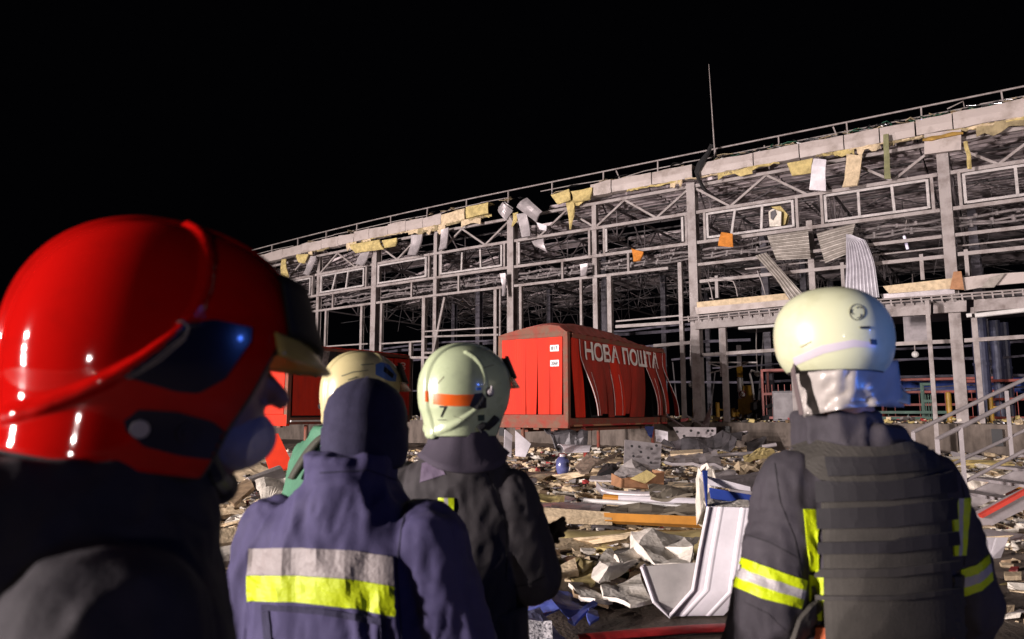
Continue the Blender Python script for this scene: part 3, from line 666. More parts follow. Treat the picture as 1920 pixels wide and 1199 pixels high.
# ------------------------------------------------------------------ swap body containers
def container(corner, L, Wd, zb, zt, label, main=True):
    """corner: the corner nearest the camera; side runs along -N (towards the dock), front wall runs along -D"""
    S = -N; E = -D; A = Vector((corner.x, corner.y, 0))
    def P(s, e, z): return A + S * s + E * e + UP * z
    root = empty('cargo_container', P(L / 2, Wd / 2, 0), label, 'container', 'red cargo containers at the dock')
    # rusty frame
    def fr(name, p, q, w_, h_, m=RUST): b = MB(); b.bar(p, q, w_, h_); return b.build(name, m, root, bev=.01)
    for s_, e in ((.06, .06), (.06, Wd - .06), (L - .06, .06), (L - .06, Wd - .06)): fr('corner_post', P(s_, e, zb + .02), P(s_, e, zt - .14), .17, .17)
    for e in (.06, Wd - .06): fr('bottom_rail', P(.16, e, zb + .12), P(L - .16, e, zb + .12), .14, .26); 
    for e in (.09, Wd - .09): fr('top_rail', P(.0, e, zt - .1), P(L, e, zt - .1), .14, .12)
    b = MB(); b.box(P(.05, Wd / 2, zb + .15), (Wd + .02, .16, .42), D, N); b.build('front_sill', RUST if main else REDP, root, bev=.01)
    b = MB(); b.box(P(.05, Wd / 2, zt - .1), (Wd + .04, .16, .15), D, N); b.build('front_header', RUST if main else REDP, root, bev=.01)
    for e in (.5, 1.2, 1.9):
        b = MB(); b.box(P(.1, e, zb - .09), (.2, .12, .06), D, N); b.build('twist_lock', RUST, root)
    # floor and rear wall
    b = MB(); b.box(P(L / 2, Wd / 2, zb + .2), (Wd - .25, L - .2, .1), D, N); b.build('floor_panel', SHEETD, root)
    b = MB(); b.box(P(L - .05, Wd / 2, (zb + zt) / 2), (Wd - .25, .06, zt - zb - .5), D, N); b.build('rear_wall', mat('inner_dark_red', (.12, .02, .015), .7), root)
    b = MB(); b.box(P(L / 2, Wd - .05, (zb + zt) / 2), (.05, L - .3, zt - zb - .5), D, N); b.build('far_side_wall', REDS, root)
    # arched ribbed roof
    b = MB(); R = []
    for i in range(29):
        s_ = lerp(0.0, L, i / 28); row = []
        rise = (.44 * math.sin(math.pi * min(1, (s_ / L) * 1.0 + .18) ** .9) if main else .1)
        for k_ in range(11):
            e = lerp(.02, Wd - .02, k_ / 10); a = math.sin(math.pi * (k_ / 10) ** .62) if main else math.sin(math.pi * k_ / 10)
            row.append(P(s_, e, zt - .03 + rise * a ** .8 + .035 * (i % 2) + .03 * nz((s_, e, 0), 1.4)))
        R.append(row)
    b.grid(R, .02); fix_normals(b.build('container_roof', REDROOF if main else REDP, root))
    if main:
        b = MB(); b.grid([[P(.0, lerp(.02, Wd, k_ / 10), zt - .05), P(-.0, lerp(.02, Wd, k_ / 10), zt - .02 + .24 * math.sin(math.pi * (k_ / 10) ** .62) ** .8)] for k_ in range(11)], .03); fix_normals(b.build('roof_gable', RUST, root))
    # front wall of fluted boards, split open low down
    cuts = [0.16, .62, 1.08, 1.55, Wd - .14] if main else [.16, .55, 1.2, 1.8, Wd - .14]
    gaps = [.03, .02, .035, 0] if main else [0, 0, 0, 0]
    for q in range(4):
        e0, e1 = cuts[q], cuts[q + 1]; P2 = []; C = 20
        for i in range(C + 1):
            u = i / C; row = []
            for j in range(7):
                v = j / 6; sh = (1 - v) ** 1.5
                e = lerp(e0 + gaps[q] * sh * .7, e1 - (gaps[q - 1] * sh if q else 0) * .6 - .005, u)
                out = -.02 - .035 * sh * math.sin(u * math.pi + q) - (.04 * sh * u if q % 2 else .04 * sh * (1 - u)) - .004 * (i % 2) if main else -.02 - .004 * (i % 2)
                row.append(P(out, e, lerp(zb + .37, zt - .18, v)))
            P2.append(row)
        b = MB(); b.grid(P2, .02); fix_normals(b.build('front_board', REDP, root))
    return root, P
# main red container
C1 = at(1065, 800, 23.0); ZB, ZT, CL, CW = 1.13, 4.14, 8.1, 2.62
red, P1 = container(C1, CL, CW, ZB, ZT, 'red cargo container with bulging torn side and pale Cyrillic lettering')
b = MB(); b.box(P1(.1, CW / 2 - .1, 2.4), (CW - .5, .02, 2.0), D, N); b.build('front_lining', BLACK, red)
# side strips: (s0, s1, outward bulge at foot, lean of foot along s, material, free)
strips = [(.2, .85, .05, .2, REDP), (.74, 1.5, .4, .45, REDS), (1.5, 2.2, .14, .45, REDS), (2.2, 2.75, .15, .35, REDS), (2.7, 3.5, .22, .3, REDP), (3.45, 4.5, .06, .05, REDS), (4.45, 5.78, .05, .0, REDS), (5.85, 6.9, .42, .25, REDS), (6.85, 7.7, .35, .2, REDS), (7.75, 8.08, .55, .2, REDS)]  # brighter red put on the two strips that turn to the light
side_bvh = []; zs0, zs1 = ZB + .27, ZT - .2
for q, (s0, s1, out, lean, m) in enumerate(strips):
    PG = []
    for i in range(9):
        u = i / 8; row = []
        for j in range(15):
            v = j / 14; f = (1 - v); fq = max(0, (f - .2) / .8); cur = math.sin(fq * math.pi * .55) ** 1.4
            bul = .22 * math.sin(math.pi * v) * math.sin(math.pi * (lerp(s0, s1, u) / CL)) * .5
            s_ = lerp(s0, s1, u) + lean * fq ** 1.4 - (.12 * f * (u - .5) if out > .3 else 0)
            row.append(P1(s_, -.03 - out * cur * (.55 + .45 * (1 - u) if q not in (0, 4) else .8) - bul - .02 * math.sin(u * 6 + q), lerp(zs0 + (.06 * (q % 3)), zs1, v)))
        PG.append(row)
    b = MB(); b.grid(PG, .03); o = fix_normals(b.build('side_board', m, red)); side_bvh.append(PG)
    if out > .3 or q in (4,):      # bright torn edge
        b = MB(); b.tube([p + N * .015 for p in PG[0]], .014, 5); b.build('torn_edge', WHITEP, red)
        if q in (1, 7, 4): b = MB(); b.tube([p + D * .01 for p in PG[5][:9]], .009, 5); b.build('torn_edge', WHITEP, red)
# inner lining seen through the gaps, bracing
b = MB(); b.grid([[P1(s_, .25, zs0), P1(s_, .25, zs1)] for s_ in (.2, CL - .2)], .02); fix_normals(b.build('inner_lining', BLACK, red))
b = MB(); b.tube([P1(.25, -.05, ZB + .02), P1(CL - .1, -.05, ZB + .02)], .035, 6); b.build('side_rail_edge', mat('worn_yellow_red', (.42, .2, .1), .6, col2=(.4, .03, .03), vscale=1.2, lo=.48, hi=.52), red)
b = MB(); b.grid([[P1(.2 + i * .9, -.06, ZT - .2), P1(.2 + i * .9, -.1, ZT - .06)] for i in range(9)], .02); fix_normals(b.build('top_side_trim', RUST, red))
for s_, e in ((1.2, .1), (1.2, CW - .15), (6.9, .1), (6.9, CW - .15)):
    b = MB(); b.tube([P1(s_, e, ZB + .0), P1(s_ + (.15 if s_ < 2 else 0), e, .02)], .07, 10); b.box(P1(s_ + (.15 if s_ < 2 else 0), e, .02), (.26, .26, .04), D, N)
    b.build('support_leg', mat('leg_red', (.4, .045, .03), .6, var=.5) if (s_ < 2 and e < 1) else RUST, red)
# leg at the far left front, frame under floor
for e in (.8, 1.8): b = MB(); b.bar(P1(.4, e, ZB - .1), P1(CL - .4, e, ZB - .1), .12, .2); b.build('underframe_beam', RUST, red)
# lettering across the strips
def side_fn(s0, s1, z0, z1):
    def fn(u, v):
        s_ = lerp(s0, s1, u); z = lerp(z0, z1, v); best = None
        p = P1(s_, -1.6, z); 
        h = BV.ray_cast(p, D * -1.0)
        if h[0] is None: return P1(s_, -.12, z), D
        return h[0], D
    return fn
vs = []; fs = []
for PG in side_bvh:
    o_ = len(vs); vs += [p for r in PG for p in r]; nv = len(PG[0])
    fs += [(o_ + i * nv + j, o_ + (i + 1) * nv + j, o_ + (i + 1) * nv + j + 1, o_ + i * nv + j + 1) for i in range(len(PG) - 1) for j in range(nv - 1)]
BV = BVHTree.FromPolygons(vs, fs)
text_obj('side_lettering', '\u041d\u041e\u0412\u0410 \u041f\u041e\u0428\u0422\u0410', None, side_fn(1.0, 7.15, 3.27, 3.9), LETTER, red, bold=.027, off=.05, sub=6)
def front_fn(P, e0, e1, z0, z1, s_=-.075):
    return lambda u, v: (P(s_, lerp(e0, e1, u), lerp(z0, z1, v)), N)
for z, body in ((3.6, '817'), (3.12, '2068')):
    b = MB(); b.box(P1(-.065, .43, z), (.32, .015, .2), D, N); pl = b.build('number_plate', WHITEP, red)
    text_obj('plate_number', body, None, front_fn(P1, .55, .31, z - .06, z + .06, -.076), INK, pl, bold=.03, off=.002, sub=0)
# long poles leaning off its rear corner
b = MB(); b.bar(FP(1251, 781, 1.6), G(1341, 842, .3), .11, .06); o = b.build('metal_bar', STAIRG); tag(o, 'long pale metal bar leaning from the container corner to the ground', 'metal bar', 'bars leaning at the dock')
b = MB(); b.bar(FP(1290, 803, 1.3), G(1262, 842, .2), .1, .06); o = b.build('metal_bar', STAIRG); tag(o, 'short pale bar crossing behind the long leaning one', 'metal bar', 'bars leaning at the dock')
b = MB(); b.bar(FP(1288, 780, 1.0), FP(1318, 798, 1.0), .06, .05); o = b.build('metal_bar', STAIRG); tag(o, 'thin bar end above the long leaning one at the dock edge', 'metal bar', 'bars leaning at the dock')
# second red container, burnt
C2 = at(537, 800, 27.0)
red2, P2_ = container(C2, 6.7, 2.6, 1.13, 4.12, 'burnt red cargo container standing further left behind the firefighters', False)
for q, (s0, s1, out, m) in enumerate([(.2, 2.0, 0, REDP), (2.0, 2.9, .0, REDS), (2.9, 4.6, .0, REDP), (4.6, 5.6, .0, REDP), (5.6, 6.6, .03, REDP)]):
    top = 3.0 if q < 3 else 3.9
    b = MB(); b.grid([[P2_(lerp(s0 + .01, s1 - .01, i / 8), -.03 - .012 * (i % 2) - out, 1.45), P2_(lerp(s0 + .01, s1 - .01, i / 8), -.03 - .012 * (i % 2) - out, top + (.15 * nz((s0 + i, 0, 0), 1.1) if q < 3 else 0))] for i in range(9)], .03)
    fix_normals(b.build('side_board', m, red2))
for i in range(9):      # burnt and torn upper part
    s0 = .25 + i * .42; b = MB(); l = 1.0 + .5 * nz((i, 0, 0), 1.7)
    b.grid([[P2_(s0 + u * .36, -.1 - .12 * math.sin(v * 2.2 + i), 3.95 - v * l * (1 - .3 * abs(u - .5))) for v in np.linspace(0, 1, 5)] for u in (0, .5, 1)], .02)
    fix_normals(b.build('burnt_lining', BLACK if i % 3 else mat('scorched_foil', (.3, .27, .27), .5, metal=.3, var=.8), red2))
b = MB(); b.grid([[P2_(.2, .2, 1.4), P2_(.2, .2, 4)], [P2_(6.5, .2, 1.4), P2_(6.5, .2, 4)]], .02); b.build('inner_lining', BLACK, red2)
b = MB(); b.bar(P2_(.1, -.1, 1.25), P2_(4, -.1, 1.25), .06, .06); b.build('white_rail', WHITEP, red2)
for s_, e in ((1.0, .1), (1.0, 2.4), (5.6, .1), (5.6, 2.4)):
    b = MB(); b.tube([P2_(s_, e, 1.1), P2_(s_, e, .02)], .07, 10); b.box(P2_(s_, e, .02), (.26, .26, .04), D, N); b.build('support_leg', RUST, red2)
def fn2(u, v): return P2_(lerp(7.35, 7.6, v), -.06, lerp(3.2, 3.75, 1 - u)), D
text_obj('side_number', '00 88', None, lambda u, v: (P2_(lerp(5.95, 6.3, v), -.085, lerp(3.0, 3.75, 1 - u)), D), LETTER, red2, bold=.02, off=.004, sub=0)
# wheels of a trailer under the second container
for s_ in (1.6, 2.7):
    p = P2_(s_, .15, .5); t = empty('trailer_wheel', p, 'black trailer wheel under the burnt red container, %s' % ('nearer one' if s_ < 2 else 'farther one'), 'wheel', 'wheels under the burnt container')
    b = MB(); a_ = [p + (-N * math.cos(q) + UP * math.sin(q)) * .36 for q in np.linspace(0, 2 * math.pi, 25)]; b.tube(a_, .13, 8, False); b.build('tyre', RUBBER, t, smooth=True)
    b = MB(); b.tube([p + D * .1, p - D * .1], .25, 16); b.tube([p + D * .14, p + D * .1], .09, 10); b.build('rim', SHEETD, t)

# ------------------------------------------------------------------ stairs at the right
X0 = at(1757, 824, 10).x; slope = .46
st = empty('metal_staircase', (2.0 + X0, 10.7, 0), 'galvanised staircase with double handrails rising to the right edge', 'staircase')
def sp(px, py, Y): return at(px, py, Y)
YN, YF = 10.0, 11.5
def stl(nm, x0, y0, x1, y1, Y, r=.025, m=STAIRG):
    p = at(x0, y0, Y); q = at(x1, y1, Y); q = p + (q - p) * 1.6; b = MB(); b.tube([p, q], r, 10); return b.build(nm, m, st, smooth=False)
stl('handrail', 1757, 824, 1920, 742, YN, .03); stl('mid_rail', 1812, 902, 1920, 846, YN, .024)
stl('handrail', 1711, 811, 1920, 712, YF, .03); stl('mid_rail', 1790, 869, 1920, 808, YF, .024)
def post(px, ytop, Y, zb=None):
    p = at(px, ytop, Y); b = MB(); zb_ = max(.03, p.z - 1.02) if zb is None else zb
    b.bar(Vector((p.x, Y, zb_)), p, .055, .055); b.build('rail_post', STAIRG, st)
post(1801, 802, YN, .15); post(1887, 733, YF); post(1712, 811, YF, .02); post(1757, 824, YN, .02); post(1985, 710, YN)
for Y in (YN, YF):
    p = at(1838, 1003, YN) if Y == YN else at(1800, 960, YF); b = MB(); d = Vector((1, 0, slope)).normalized()
    p = Vector((p.x, Y, .12)); b.box(p + d * 2.0, (4.0, .04, .24), d, Vector((0, 1, 0)), d.cross(Vector((0, 1, 0))) * -1); b.build('stringer', SHEETG, st)
b = MB(); p = at(1838, 968, YN - .06); q = at(1925, 920, YN - .06); b.bar(p, p + (q - p) * 1.5, .07, .05); b.build('red_edge_bar', mat('red_bar_paint', (.6, .05, .03), .5, var=.3), st)
for i in range(7):
    b = MB(); x = at(1838, 1000, YN).x + .12 + i * .38; b.box((x + .1, (YN + YF) / 2, .14 + (x - at(1838, 1000, YN).x) * slope), (.3, YF - YN - .06, .04)); b.build('tread', SHEETG, st)
# tall thin canopy post standing before the dock
s0, _ = FS(1748, 700, 1.2); b = MB(); b.bar(W(s0, 1.2, 0), W(s0, 1.2, 5.3), .13, .13); b.bar(W(s0, 1.2, 5.25), W(s0, .2, 5.35), .1, .1); b.build('canopy_post', STEEL, wh)

# ------------------------------------------------------------------ rubble: crumbs as stuff, chunks and sheets as things
rs = np.random.RandomState(11)
def heap(x, y):
    """height of the rubble layer above the asphalt"""
    p = Vector((x, y, 0)); sdk = (p - O0).dot(N)      # distance in front of the dock
    h = 0.0
    if y > 7.0: h = .06 + .07 * max(0, nz((x, y, 0), .45)) + .05 * max(0, nz((x, y, 4), 1.3))
    h *= min(1, max(0, (y - 6.5) / 4))
    if sdk < 7: h += .22 * (1 - max(0, sdk) / 7) * (.6 + .5 * nz((x, y, 9), .5))
    return max(0, h)
hm = MB(); hx = np.linspace(-16, 16, 130); hy = np.linspace(6, 36, 120); P = []
for x in hx:
    P.append([Vector((x, y, gz(x, y) - .03 + heap(x, y) * .8 + .02 * nz((x, y, 1), 4) * (y > 8))) for y in hy])
# keep it in front of the dock
hm.grid(P)
keep = [(f, m_) for f, m_ in zip(hm.f, hm.mi) if all((Vector(hm.v[k]) - O0).dot(N) > .1 for k in f)]
hm.f = [k[0] for k in keep]; hm.mi = [k[1] for k in keep]
DIRT = mat('rubble_dirt', (0.27, 0.20, 0.15), 0.8, col2=(0.03, 0.022, 0.017), vscale=6, bump=1.0, bscale=35)
o = hm.build('rubble_bed', DIRT, smooth=True, loc=(0, 0, 0)); tag(o, kind='stuff', label='dark dirt bed of trampled rubble on the asphalt')
if o.data.polygons[0].normal.z < 0: o.data.flip_normals()
RM = [FOAM_C, FOAM_W, FOAM_Y, mat('grey_shard', (.2, .18, .175), .6, var=.4), mat('dark_shard', (.03, .025, .022), .7), mat('red_shard', (.3, .03, .03), .5), WOOD, mat('glass_shard', (.5, .5, .55), .15, metal=.3)]
def shard(b, c, r, flat, rot):
    """irregular chunk: a jittered box of eight corners"""
    cx, sx = math.cos(rot), math.sin(rot); vs = []
    ta, tb = rs.uniform(-.35, .35, 2)
    for i in (-1, 1):
        for j in (-1, 1):
            for k in (-1, 1):
                x = i * r[0] * rs.uniform(.55, 1.1); y = j * r[1] * rs.uniform(.55, 1.1); z = k * r[2] * rs.uniform(.6, 1.1) + x * ta + y * tb
                vs.append((c[0] + x * cx - y * sx, c[1] + x * sx + y * cx, c[2] + z))
    b.add(vs, [(0, 1, 3, 2), (4, 6, 7, 5), (0, 4, 5, 1), (2, 3, 7, 6), (0, 2, 6, 4), (1, 5, 7, 3)])
def density(x, y):
    d = .55 + .9 * nz((x, y, 0), .35) + .6 * nz((x, y, 7), 1.1)
    if y < 8: d -= (8 - y) * (.35 if x > -1 else .12)
    return d
b = MB(); cnt = 0
while cnt < 23000:
    y = 4.8 + 25 * rs.rand() ** 1.3; x = rs.uniform(-.75, .85) * (y * .95 + 1)
    if (Vector((x, y, 0)) - O0).dot(N) < .3: continue
    if rs.rand() > density(x, y): continue
    z = gz(x, y) - .03 + heap(x, y) * .8 + (.0 if y > 6 else .03); r = .008 + .048 * rs.rand() ** 2.4 * (1 + y / 22)
    b.cur = int(rs.choice(8, p=[.34, .24, .04, .15, .07, .015, .13, .015]))
    shard(b, (x, y, z + r * .3), (r * rs.uniform(.8, 2.2), r * rs.uniform(.6, 1.4), r * rs.uniform(.3, .8)), 0, rs.uniform(0, 6.28)); cnt += 1
o = b.build('rubble_crumbs', RM, loc=(0, 0, 0)); tag(o, kind='stuff', label='small foam, board and glass crumbs scattered over the yard')
# crumbs on the dock floor
b = MB()
for i in range(2600):
    n0 = -rs.rand() ** 1.5 * 12 + .1; s0 = rs.uniform(-22, 14); p = W(s0, n0, 1.2); r = .02 + .07 * rs.rand() ** 2
    b.cur = int(rs.choice(8, p=[.18, .12, .22, .15, .2, .03, .09, .01]))
    shard(b, (p.x, p.y, p.z + r * .4 + (.12 * rs.rand() if rs.rand() < .3 else 0)), (r * rs.uniform(.8, 2.5), r, r * rs.uniform(.4, 1)), 0, rs.uniform(0, 6.28))
o = b.build('dock_rubble', RM, loc=(0, 0, 0)); tag(o, kind='stuff', label='crumbs of insulation littering the dock floor')

# chunk prototypes
def chunk_mesh(name, m, sx, sy, sz, seed, rough_=.35):
    bm = bmesh.new(); bmesh.ops.create_cube(bm, size=1); bmesh.ops.subdivide_edges(bm, edges=bm.edges[:], cuts=3, use_grid_fill=True)
    for v in bm.verts:
        d = Vector((nz(v.co, 1.6, seed), nz(v.co, 1.6, seed + 9), nz(v.co, 1.6, seed + 17))); v.co += d * rough_ + Vector((nz(v.co, 5, seed), nz(v.co, 5, seed + 3), nz(v.co, 5, seed + 5))) * .1
        v.co.x *= sx; v.co.y *= sy; v.co.z *= sz
    me = bpy.data.meshes.new(name); bm.to_mesh(me); bm.free(); me.materials.append(m); return me
protos = {'foam_chunk': [chunk_mesh('foam_chunk', m, a, b_, c, k, .4) for k, (m, a, b_, c) in enumerate([(FOAM_C, .3, .18, .1), (FOAM_W, .25, .2, .09), (FOAM_C, .42, .15, .08), (mat('dirty_foam', (.34, .28, .19), .9, var=.5, vscale=5, bump=.6), .3, .2, .1), (FOAM_W, .16, .14, .1)])],
          'board_piece': [chunk_mesh('board_piece', m, a, b_, c, k + 20, .25) for k, (m, a, b_, c) in enumerate([(SHEETG, .6, .35, .02), (SHEETG, .4, .3, .02), (WOOD, .7, .1, .03), (FOAM_W, .7, .45, .03), (FOAM_C, .7, .35, .06), (SHEETW, .45, .3, .015)])]}
gl = {'foam_chunk': ('torn chunk of pale insulation foam lying loose in the rubble', 'foam chunk', 'foam chunks in the rubble'), 'board_piece': ('broken flat board fragment lying loose in the rubble', 'board fragment', 'board fragments in the rubble')}
for nm, num in (('foam_chunk', 190), ('board_piece', 150)):
    k = 0
    while k < num:
        y = (6.5 if nm == 'board_piece' else 7.2) + 21 * rs.rand() ** 1.25; x = rs.uniform(-.5, .72) * (y + .5)
        u = 960 + 1376 * x / y
        if (Vector((x, y, 0)) - O0).dot(N) < .6: continue
        if y < 8.2 and u > 1000: continue
        if not (390 < u < 1450 or 1700 < u < 1930): continue
        if rs.rand() > density(x, y) + .25: continue
        me = protos[nm][rs.randint(len(protos[nm]))]; o = bpy.data.objects.new(nm, me); COL.objects.link(o)
        sc = rs.uniform(.45, 1.3) * (.7 + y / 40) * (1.6 if nm == 'board_piece' and rs.rand() < .3 else 1); o.scale = (sc, sc * rs.uniform(.7, 1.2), sc)
        o.rotation_euler = (rs.uniform(-.25, .25), rs.uniform(-.25, .25), rs.uniform(0, 6.28))
        o.location = (x, y, gz(x, y) - .02 + heap(x, y) * .8 + .03 * sc); tag(o, *gl[nm]); k += 1

# ---- particular pieces
def at_ground(px, py, dz=0.0):
    p = G(px, py, .06); z = heap(p.x, p.y) * .8; p = G(px, py, z + dz); return p
def sheet(name, quad, Ys, m, label, cat, t=.02, bend=0.0, K=8, J=5, crum=0.0, group=None, smooth=False):
    """sheet spanned between four photographed corners, each with its own distance (tl, tr, br, bl)"""
    q = [at(x, y, Y) for (x, y), Y in zip(quad, Ys)]; nn = (q[1] - q[0]).cross(q[3] - q[0]).normalized(); P = []
    if nn.y > 0: nn = -nn
    for i in range(K + 1):
        u = i / K; row = []
        for j in range(J + 1):
            v = j / J; p = q[0].lerp(q[1], u).lerp(q[3].lerp(q[2], u), v)
            row.append(p + nn * (bend * math.sin(math.pi * v) + crum * nz(p, 3.1, 3)) )
        P.append(row)
    b = MB(); b.grid(P, t); o = fix_normals(b.build(name, m, smooth=smooth)); return tag(o, label, cat, group)
sheet('perforated_panel', [(1171, 826), (1240, 834), (1237, 881), (1169, 878)], [20, 20.2, 19.6, 19.4], SHEETG, 'square grey metal panel with small holes standing upright in the rubble', 'metal panel', .03)
sheet('perforated_panel', [(1262, 802), (1343, 803), (1343, 838), (1286, 843)], [26.5, 25.5, 25, 25.6], SHEETG, 'light grey panel with holes leaning on the dock behind the bars', 'metal panel', .03)
for nm, lst, Y in (('a', [(1185, 837), (1199, 838), (1222, 842), (1231, 836), (1188, 856), (1202, 848), (1216, 859), (1190, 870), (1221, 868), (1205, 872)], 19.6), ('b', [(1270, 810), (1283, 818), (1296, 808), (1310, 812), (1328, 808), (1336, 808), (1336, 820), (1326, 833), (1307, 834), (1292, 836), (1314, 825)], 25.0)):
    for x, y in lst:
        p = at(x, y, Y - .05); b = MB(); b.tube([p, p + Vector((0, .05, 0))], .035 if nm == 'a' else .045, 8)
        par = [o for o in bpy.data.objects if o.name.startswith('perforated_panel')][0 if nm == 'a' else 1]; b.build('bolt_hole', BLACK, par)
sheet('white_board', [(966, 808), (995, 833), (985, 858), (966, 856)], [21, 21, 20.8, 20.8], SHEETW, 'white board standing on edge under the front of the red container', 'board', .03, group='white boards under the container')
sheet('white_board', [(946, 806), (960, 818), (958, 858), (944, 852)], [21.5, 21.5, 21, 21], SHEETW, 'narrow white board left of the container leg', 'board', .03, group='white boards under the container')
sheet('white_board', [(1045, 835), (1110, 838), (1105, 848), (1060, 850)], [23, 23, 22, 22], SHEETW, 'bent shiny white sheet on the ground deep under the container', 'board', .02, .1, group='white boards under the container')
sheet('white_board', [(1228, 805), (1252, 810), (1252, 832), (1230, 828)], [26, 26, 26, 26], SHEETW, 'pale board behind the rear leg of the container', 'board', .03, group='white boards under the container')
sheet('red_panel', [(484, 822), (522, 816), (552, 880), (506, 886)], [15.5, 15.6, 15.0, 14.9], mat('bright_red_panel', (.75, .05, .02), .4, var=.15), 'bright red panel with rounded corners leaning in the rubble', 'panel', .05)
sheet('dark_tank', [(1015, 808), (1100, 815), (1100, 838), (1040, 842)], [24, 24, 23.4, 23.4], SHEETD, 'dark crumpled metal under the middle of the red container', 'metal sheet', .03, .3, crum=.3)
sheet('blue_scrap', [(1208, 800), (1226, 800), (1222, 822), (1216, 818)], [26, 26, 26, 26], BLUEP, 'blue scrap hanging under the rear end of the red container', 'scrap', .03)
sheet('roofing_sheet', [(1240, 838), (1405, 818), (1380, 845), (1275, 850)], [23, 22, 20, 20.5], SHEETD, 'dark crumpled roofing sheet lying against the dock wall', 'roofing sheet', .03, .25, crum=.3, group='dark roofing sheets near the dock')
sheet('roofing_sheet', [(1395, 832), (1440, 838), (1425, 850), (1400, 850)], [22, 22, 20.5, 20.5], SHEETD, 'small dark roofing scrap right end of the dark sheets', 'roofing sheet', .03, .2, crum=.2, group='dark roofing sheets near the dock')
sheet('grey_slab', [(1255, 858), (1345, 850), (1352, 876), (1245, 872)], [18.5, 18, 16, 16.2], SHEETG, 'grey metal slab lying flat with cream foam edge before the dock', 'slab', .06, crum=.12, group='grey slabs')
sheet('grey_slab', [(1290, 900), (1375, 882), (1385, 896), (1300, 912)], [13.5, 13.8, 12.9, 12.6], SHEETG, 'narrow grey metal strip tilted behind the blue edged shell', 'slab', .04, crum=.1, group='grey slabs')
sheet('grey_slab', [(1345, 900), (1425, 888), (1425, 930), (1370, 920)], [12.8, 12.8, 10.8, 11], mat('ribbed_dark', (.16, .14, .15), .5, var=.4), 'dark ribbed metal slab beside the firefighter in the vest', 'slab', .04, crum=.06, group='grey slabs')
sheet('grey_slab', [(975, 943), (1130, 947), (1120, 968), (985, 962)], [10.6, 10.4, 9.5, 9.6], SHEETG, 'flat grey metal sheet behind the long orange edged panel', 'slab', .03, crum=.05, group='grey slabs')
sheet('grey_slab', [(1135, 950), (1310, 948), (1310, 968), (1130, 972)], [10.4, 10.4, 9.7, 9.6], mat('dusty_board', (.3, .26, .2), .7, col2=(.18, .15, .11), vscale=3), 'dusty beige board behind the long orange edged panel', 'slab', .03, crum=.07, group='grey slabs')
sheet('grey_slab', [(1215, 913), (1300, 912), (1300, 935), (1220, 938)], [12.2, 12.2, 10.8, 10.7], mat('dusty_board', (0, 0, 0)), 'dusty board lying right of the curved grey strip', 'slab', .04, crum=.08, group='grey slabs')
sheet('foam_slab', [(1395, 862), (1445, 846), (1455, 852), (1400, 873)], [17.5, 18, 17.2, 16.2], FOAM_Y, 'bright yellow foam slab lying near the shoulder of the vested firefighter', 'foam slab', .1, crum=.1, group='long foam slabs in the rubble')
sheet('foam_slab', [(1257, 853), (1318, 850), (1318, 856), (1258, 860)], [18.5, 18.5, 18, 18], FOAM_C, 'straight cream foam bar in front of the dark roofing sheet', 'foam slab', .1, group='long foam slabs in the rubble')
sheet('foam_slab', [(1380, 875), (1440, 865), (1440, 878), (1385, 892)], [15, 15.5, 14.2, 13.6], FOAM_C, 'cream foam slab below the bright yellow one', 'foam slab', .08, crum=.15, group='long foam slabs in the rubble')
sheet('foam_slab', [(1252, 913), (1305, 915), (1305, 922), (1252, 923)], [12.3, 12.3, 11.8, 11.8], FOAM_C, 'short cream foam bar right of the cardboard box', 'foam slab', .08, group='long foam slabs in the rubble')
sheet('foam_slab', [(980, 936), (1058, 938), (1050, 950), (975, 948)], [11, 11, 10.5, 10.5], FOAM_Y, 'yellow and cream foam slab at the back of the flat grey sheet', 'foam slab', .08, crum=.1, group='long foam slabs in the rubble')
sheet('foam_slab', [(1360, 815), (1400, 808), (1400, 815), (1362, 822)], [22, 22, 22, 22], SHEETG, 'thin grey strip lying high on the rubble at the dock wall', 'strip', .05)
# long white edged orange panel lying across
sheet('edge_strip', [(985, 962), (1145, 972), (1148, 985), (988, 980)], [9.7, 9.4, 9.3, 9.5], FOAM_C, 'cream left part of the long edge panel lying across the yard', 'panel', .1, group='two parts of the long panel')
sheet('edge_strip', [(1134, 967), (1318, 975), (1318, 991), (1136, 982)], [9.4, 9.1, 9.05, 9.35], ORAP, 'orange right part of the long edge panel lying across the yard', 'panel', .1, group='two parts of the long panel')
# curved olive shell below it
P = []
for i in range(15):
    u = i / 14; a = at(lerp(1040, 1330, u), lerp(986, 985, u), lerp(9.0, 8.7, u)); row = []
    for j in range(9):
        t_ = j / 8; an = -.2 + 1.75 * t_; row.append(a + Vector((.02 * j * (1 - u) , -.62 * math.sin(an) * .9, -.08 - .42 * (1 - math.cos(an)) + .02 * nz((i, j, 0), .4))))
    P.append(row)
b = MB(); b.grid(P, .02); o = fix_normals(b.build('curved_shell', OLIVE, smooth=True)); tag(o, 'long curved olive beige shell lying under the orange edged panel', 'curved sheet')
P = [[G(lerp(1000, 1180, i / 8), lerp(1042, 1058, i / 8) + 14 * j, .16 - .05 * j + .05 * math.sin(i * 1.7 + j)) for j in range(3)] for i in range(9)]
b = MB(); b.grid(P, .03); o = fix_normals(b.build('curved_shell', OLIVE, smooth=True)); tag(o, 'smaller olive sheet with broken edge on the ground before the long shell', 'curved sheet')
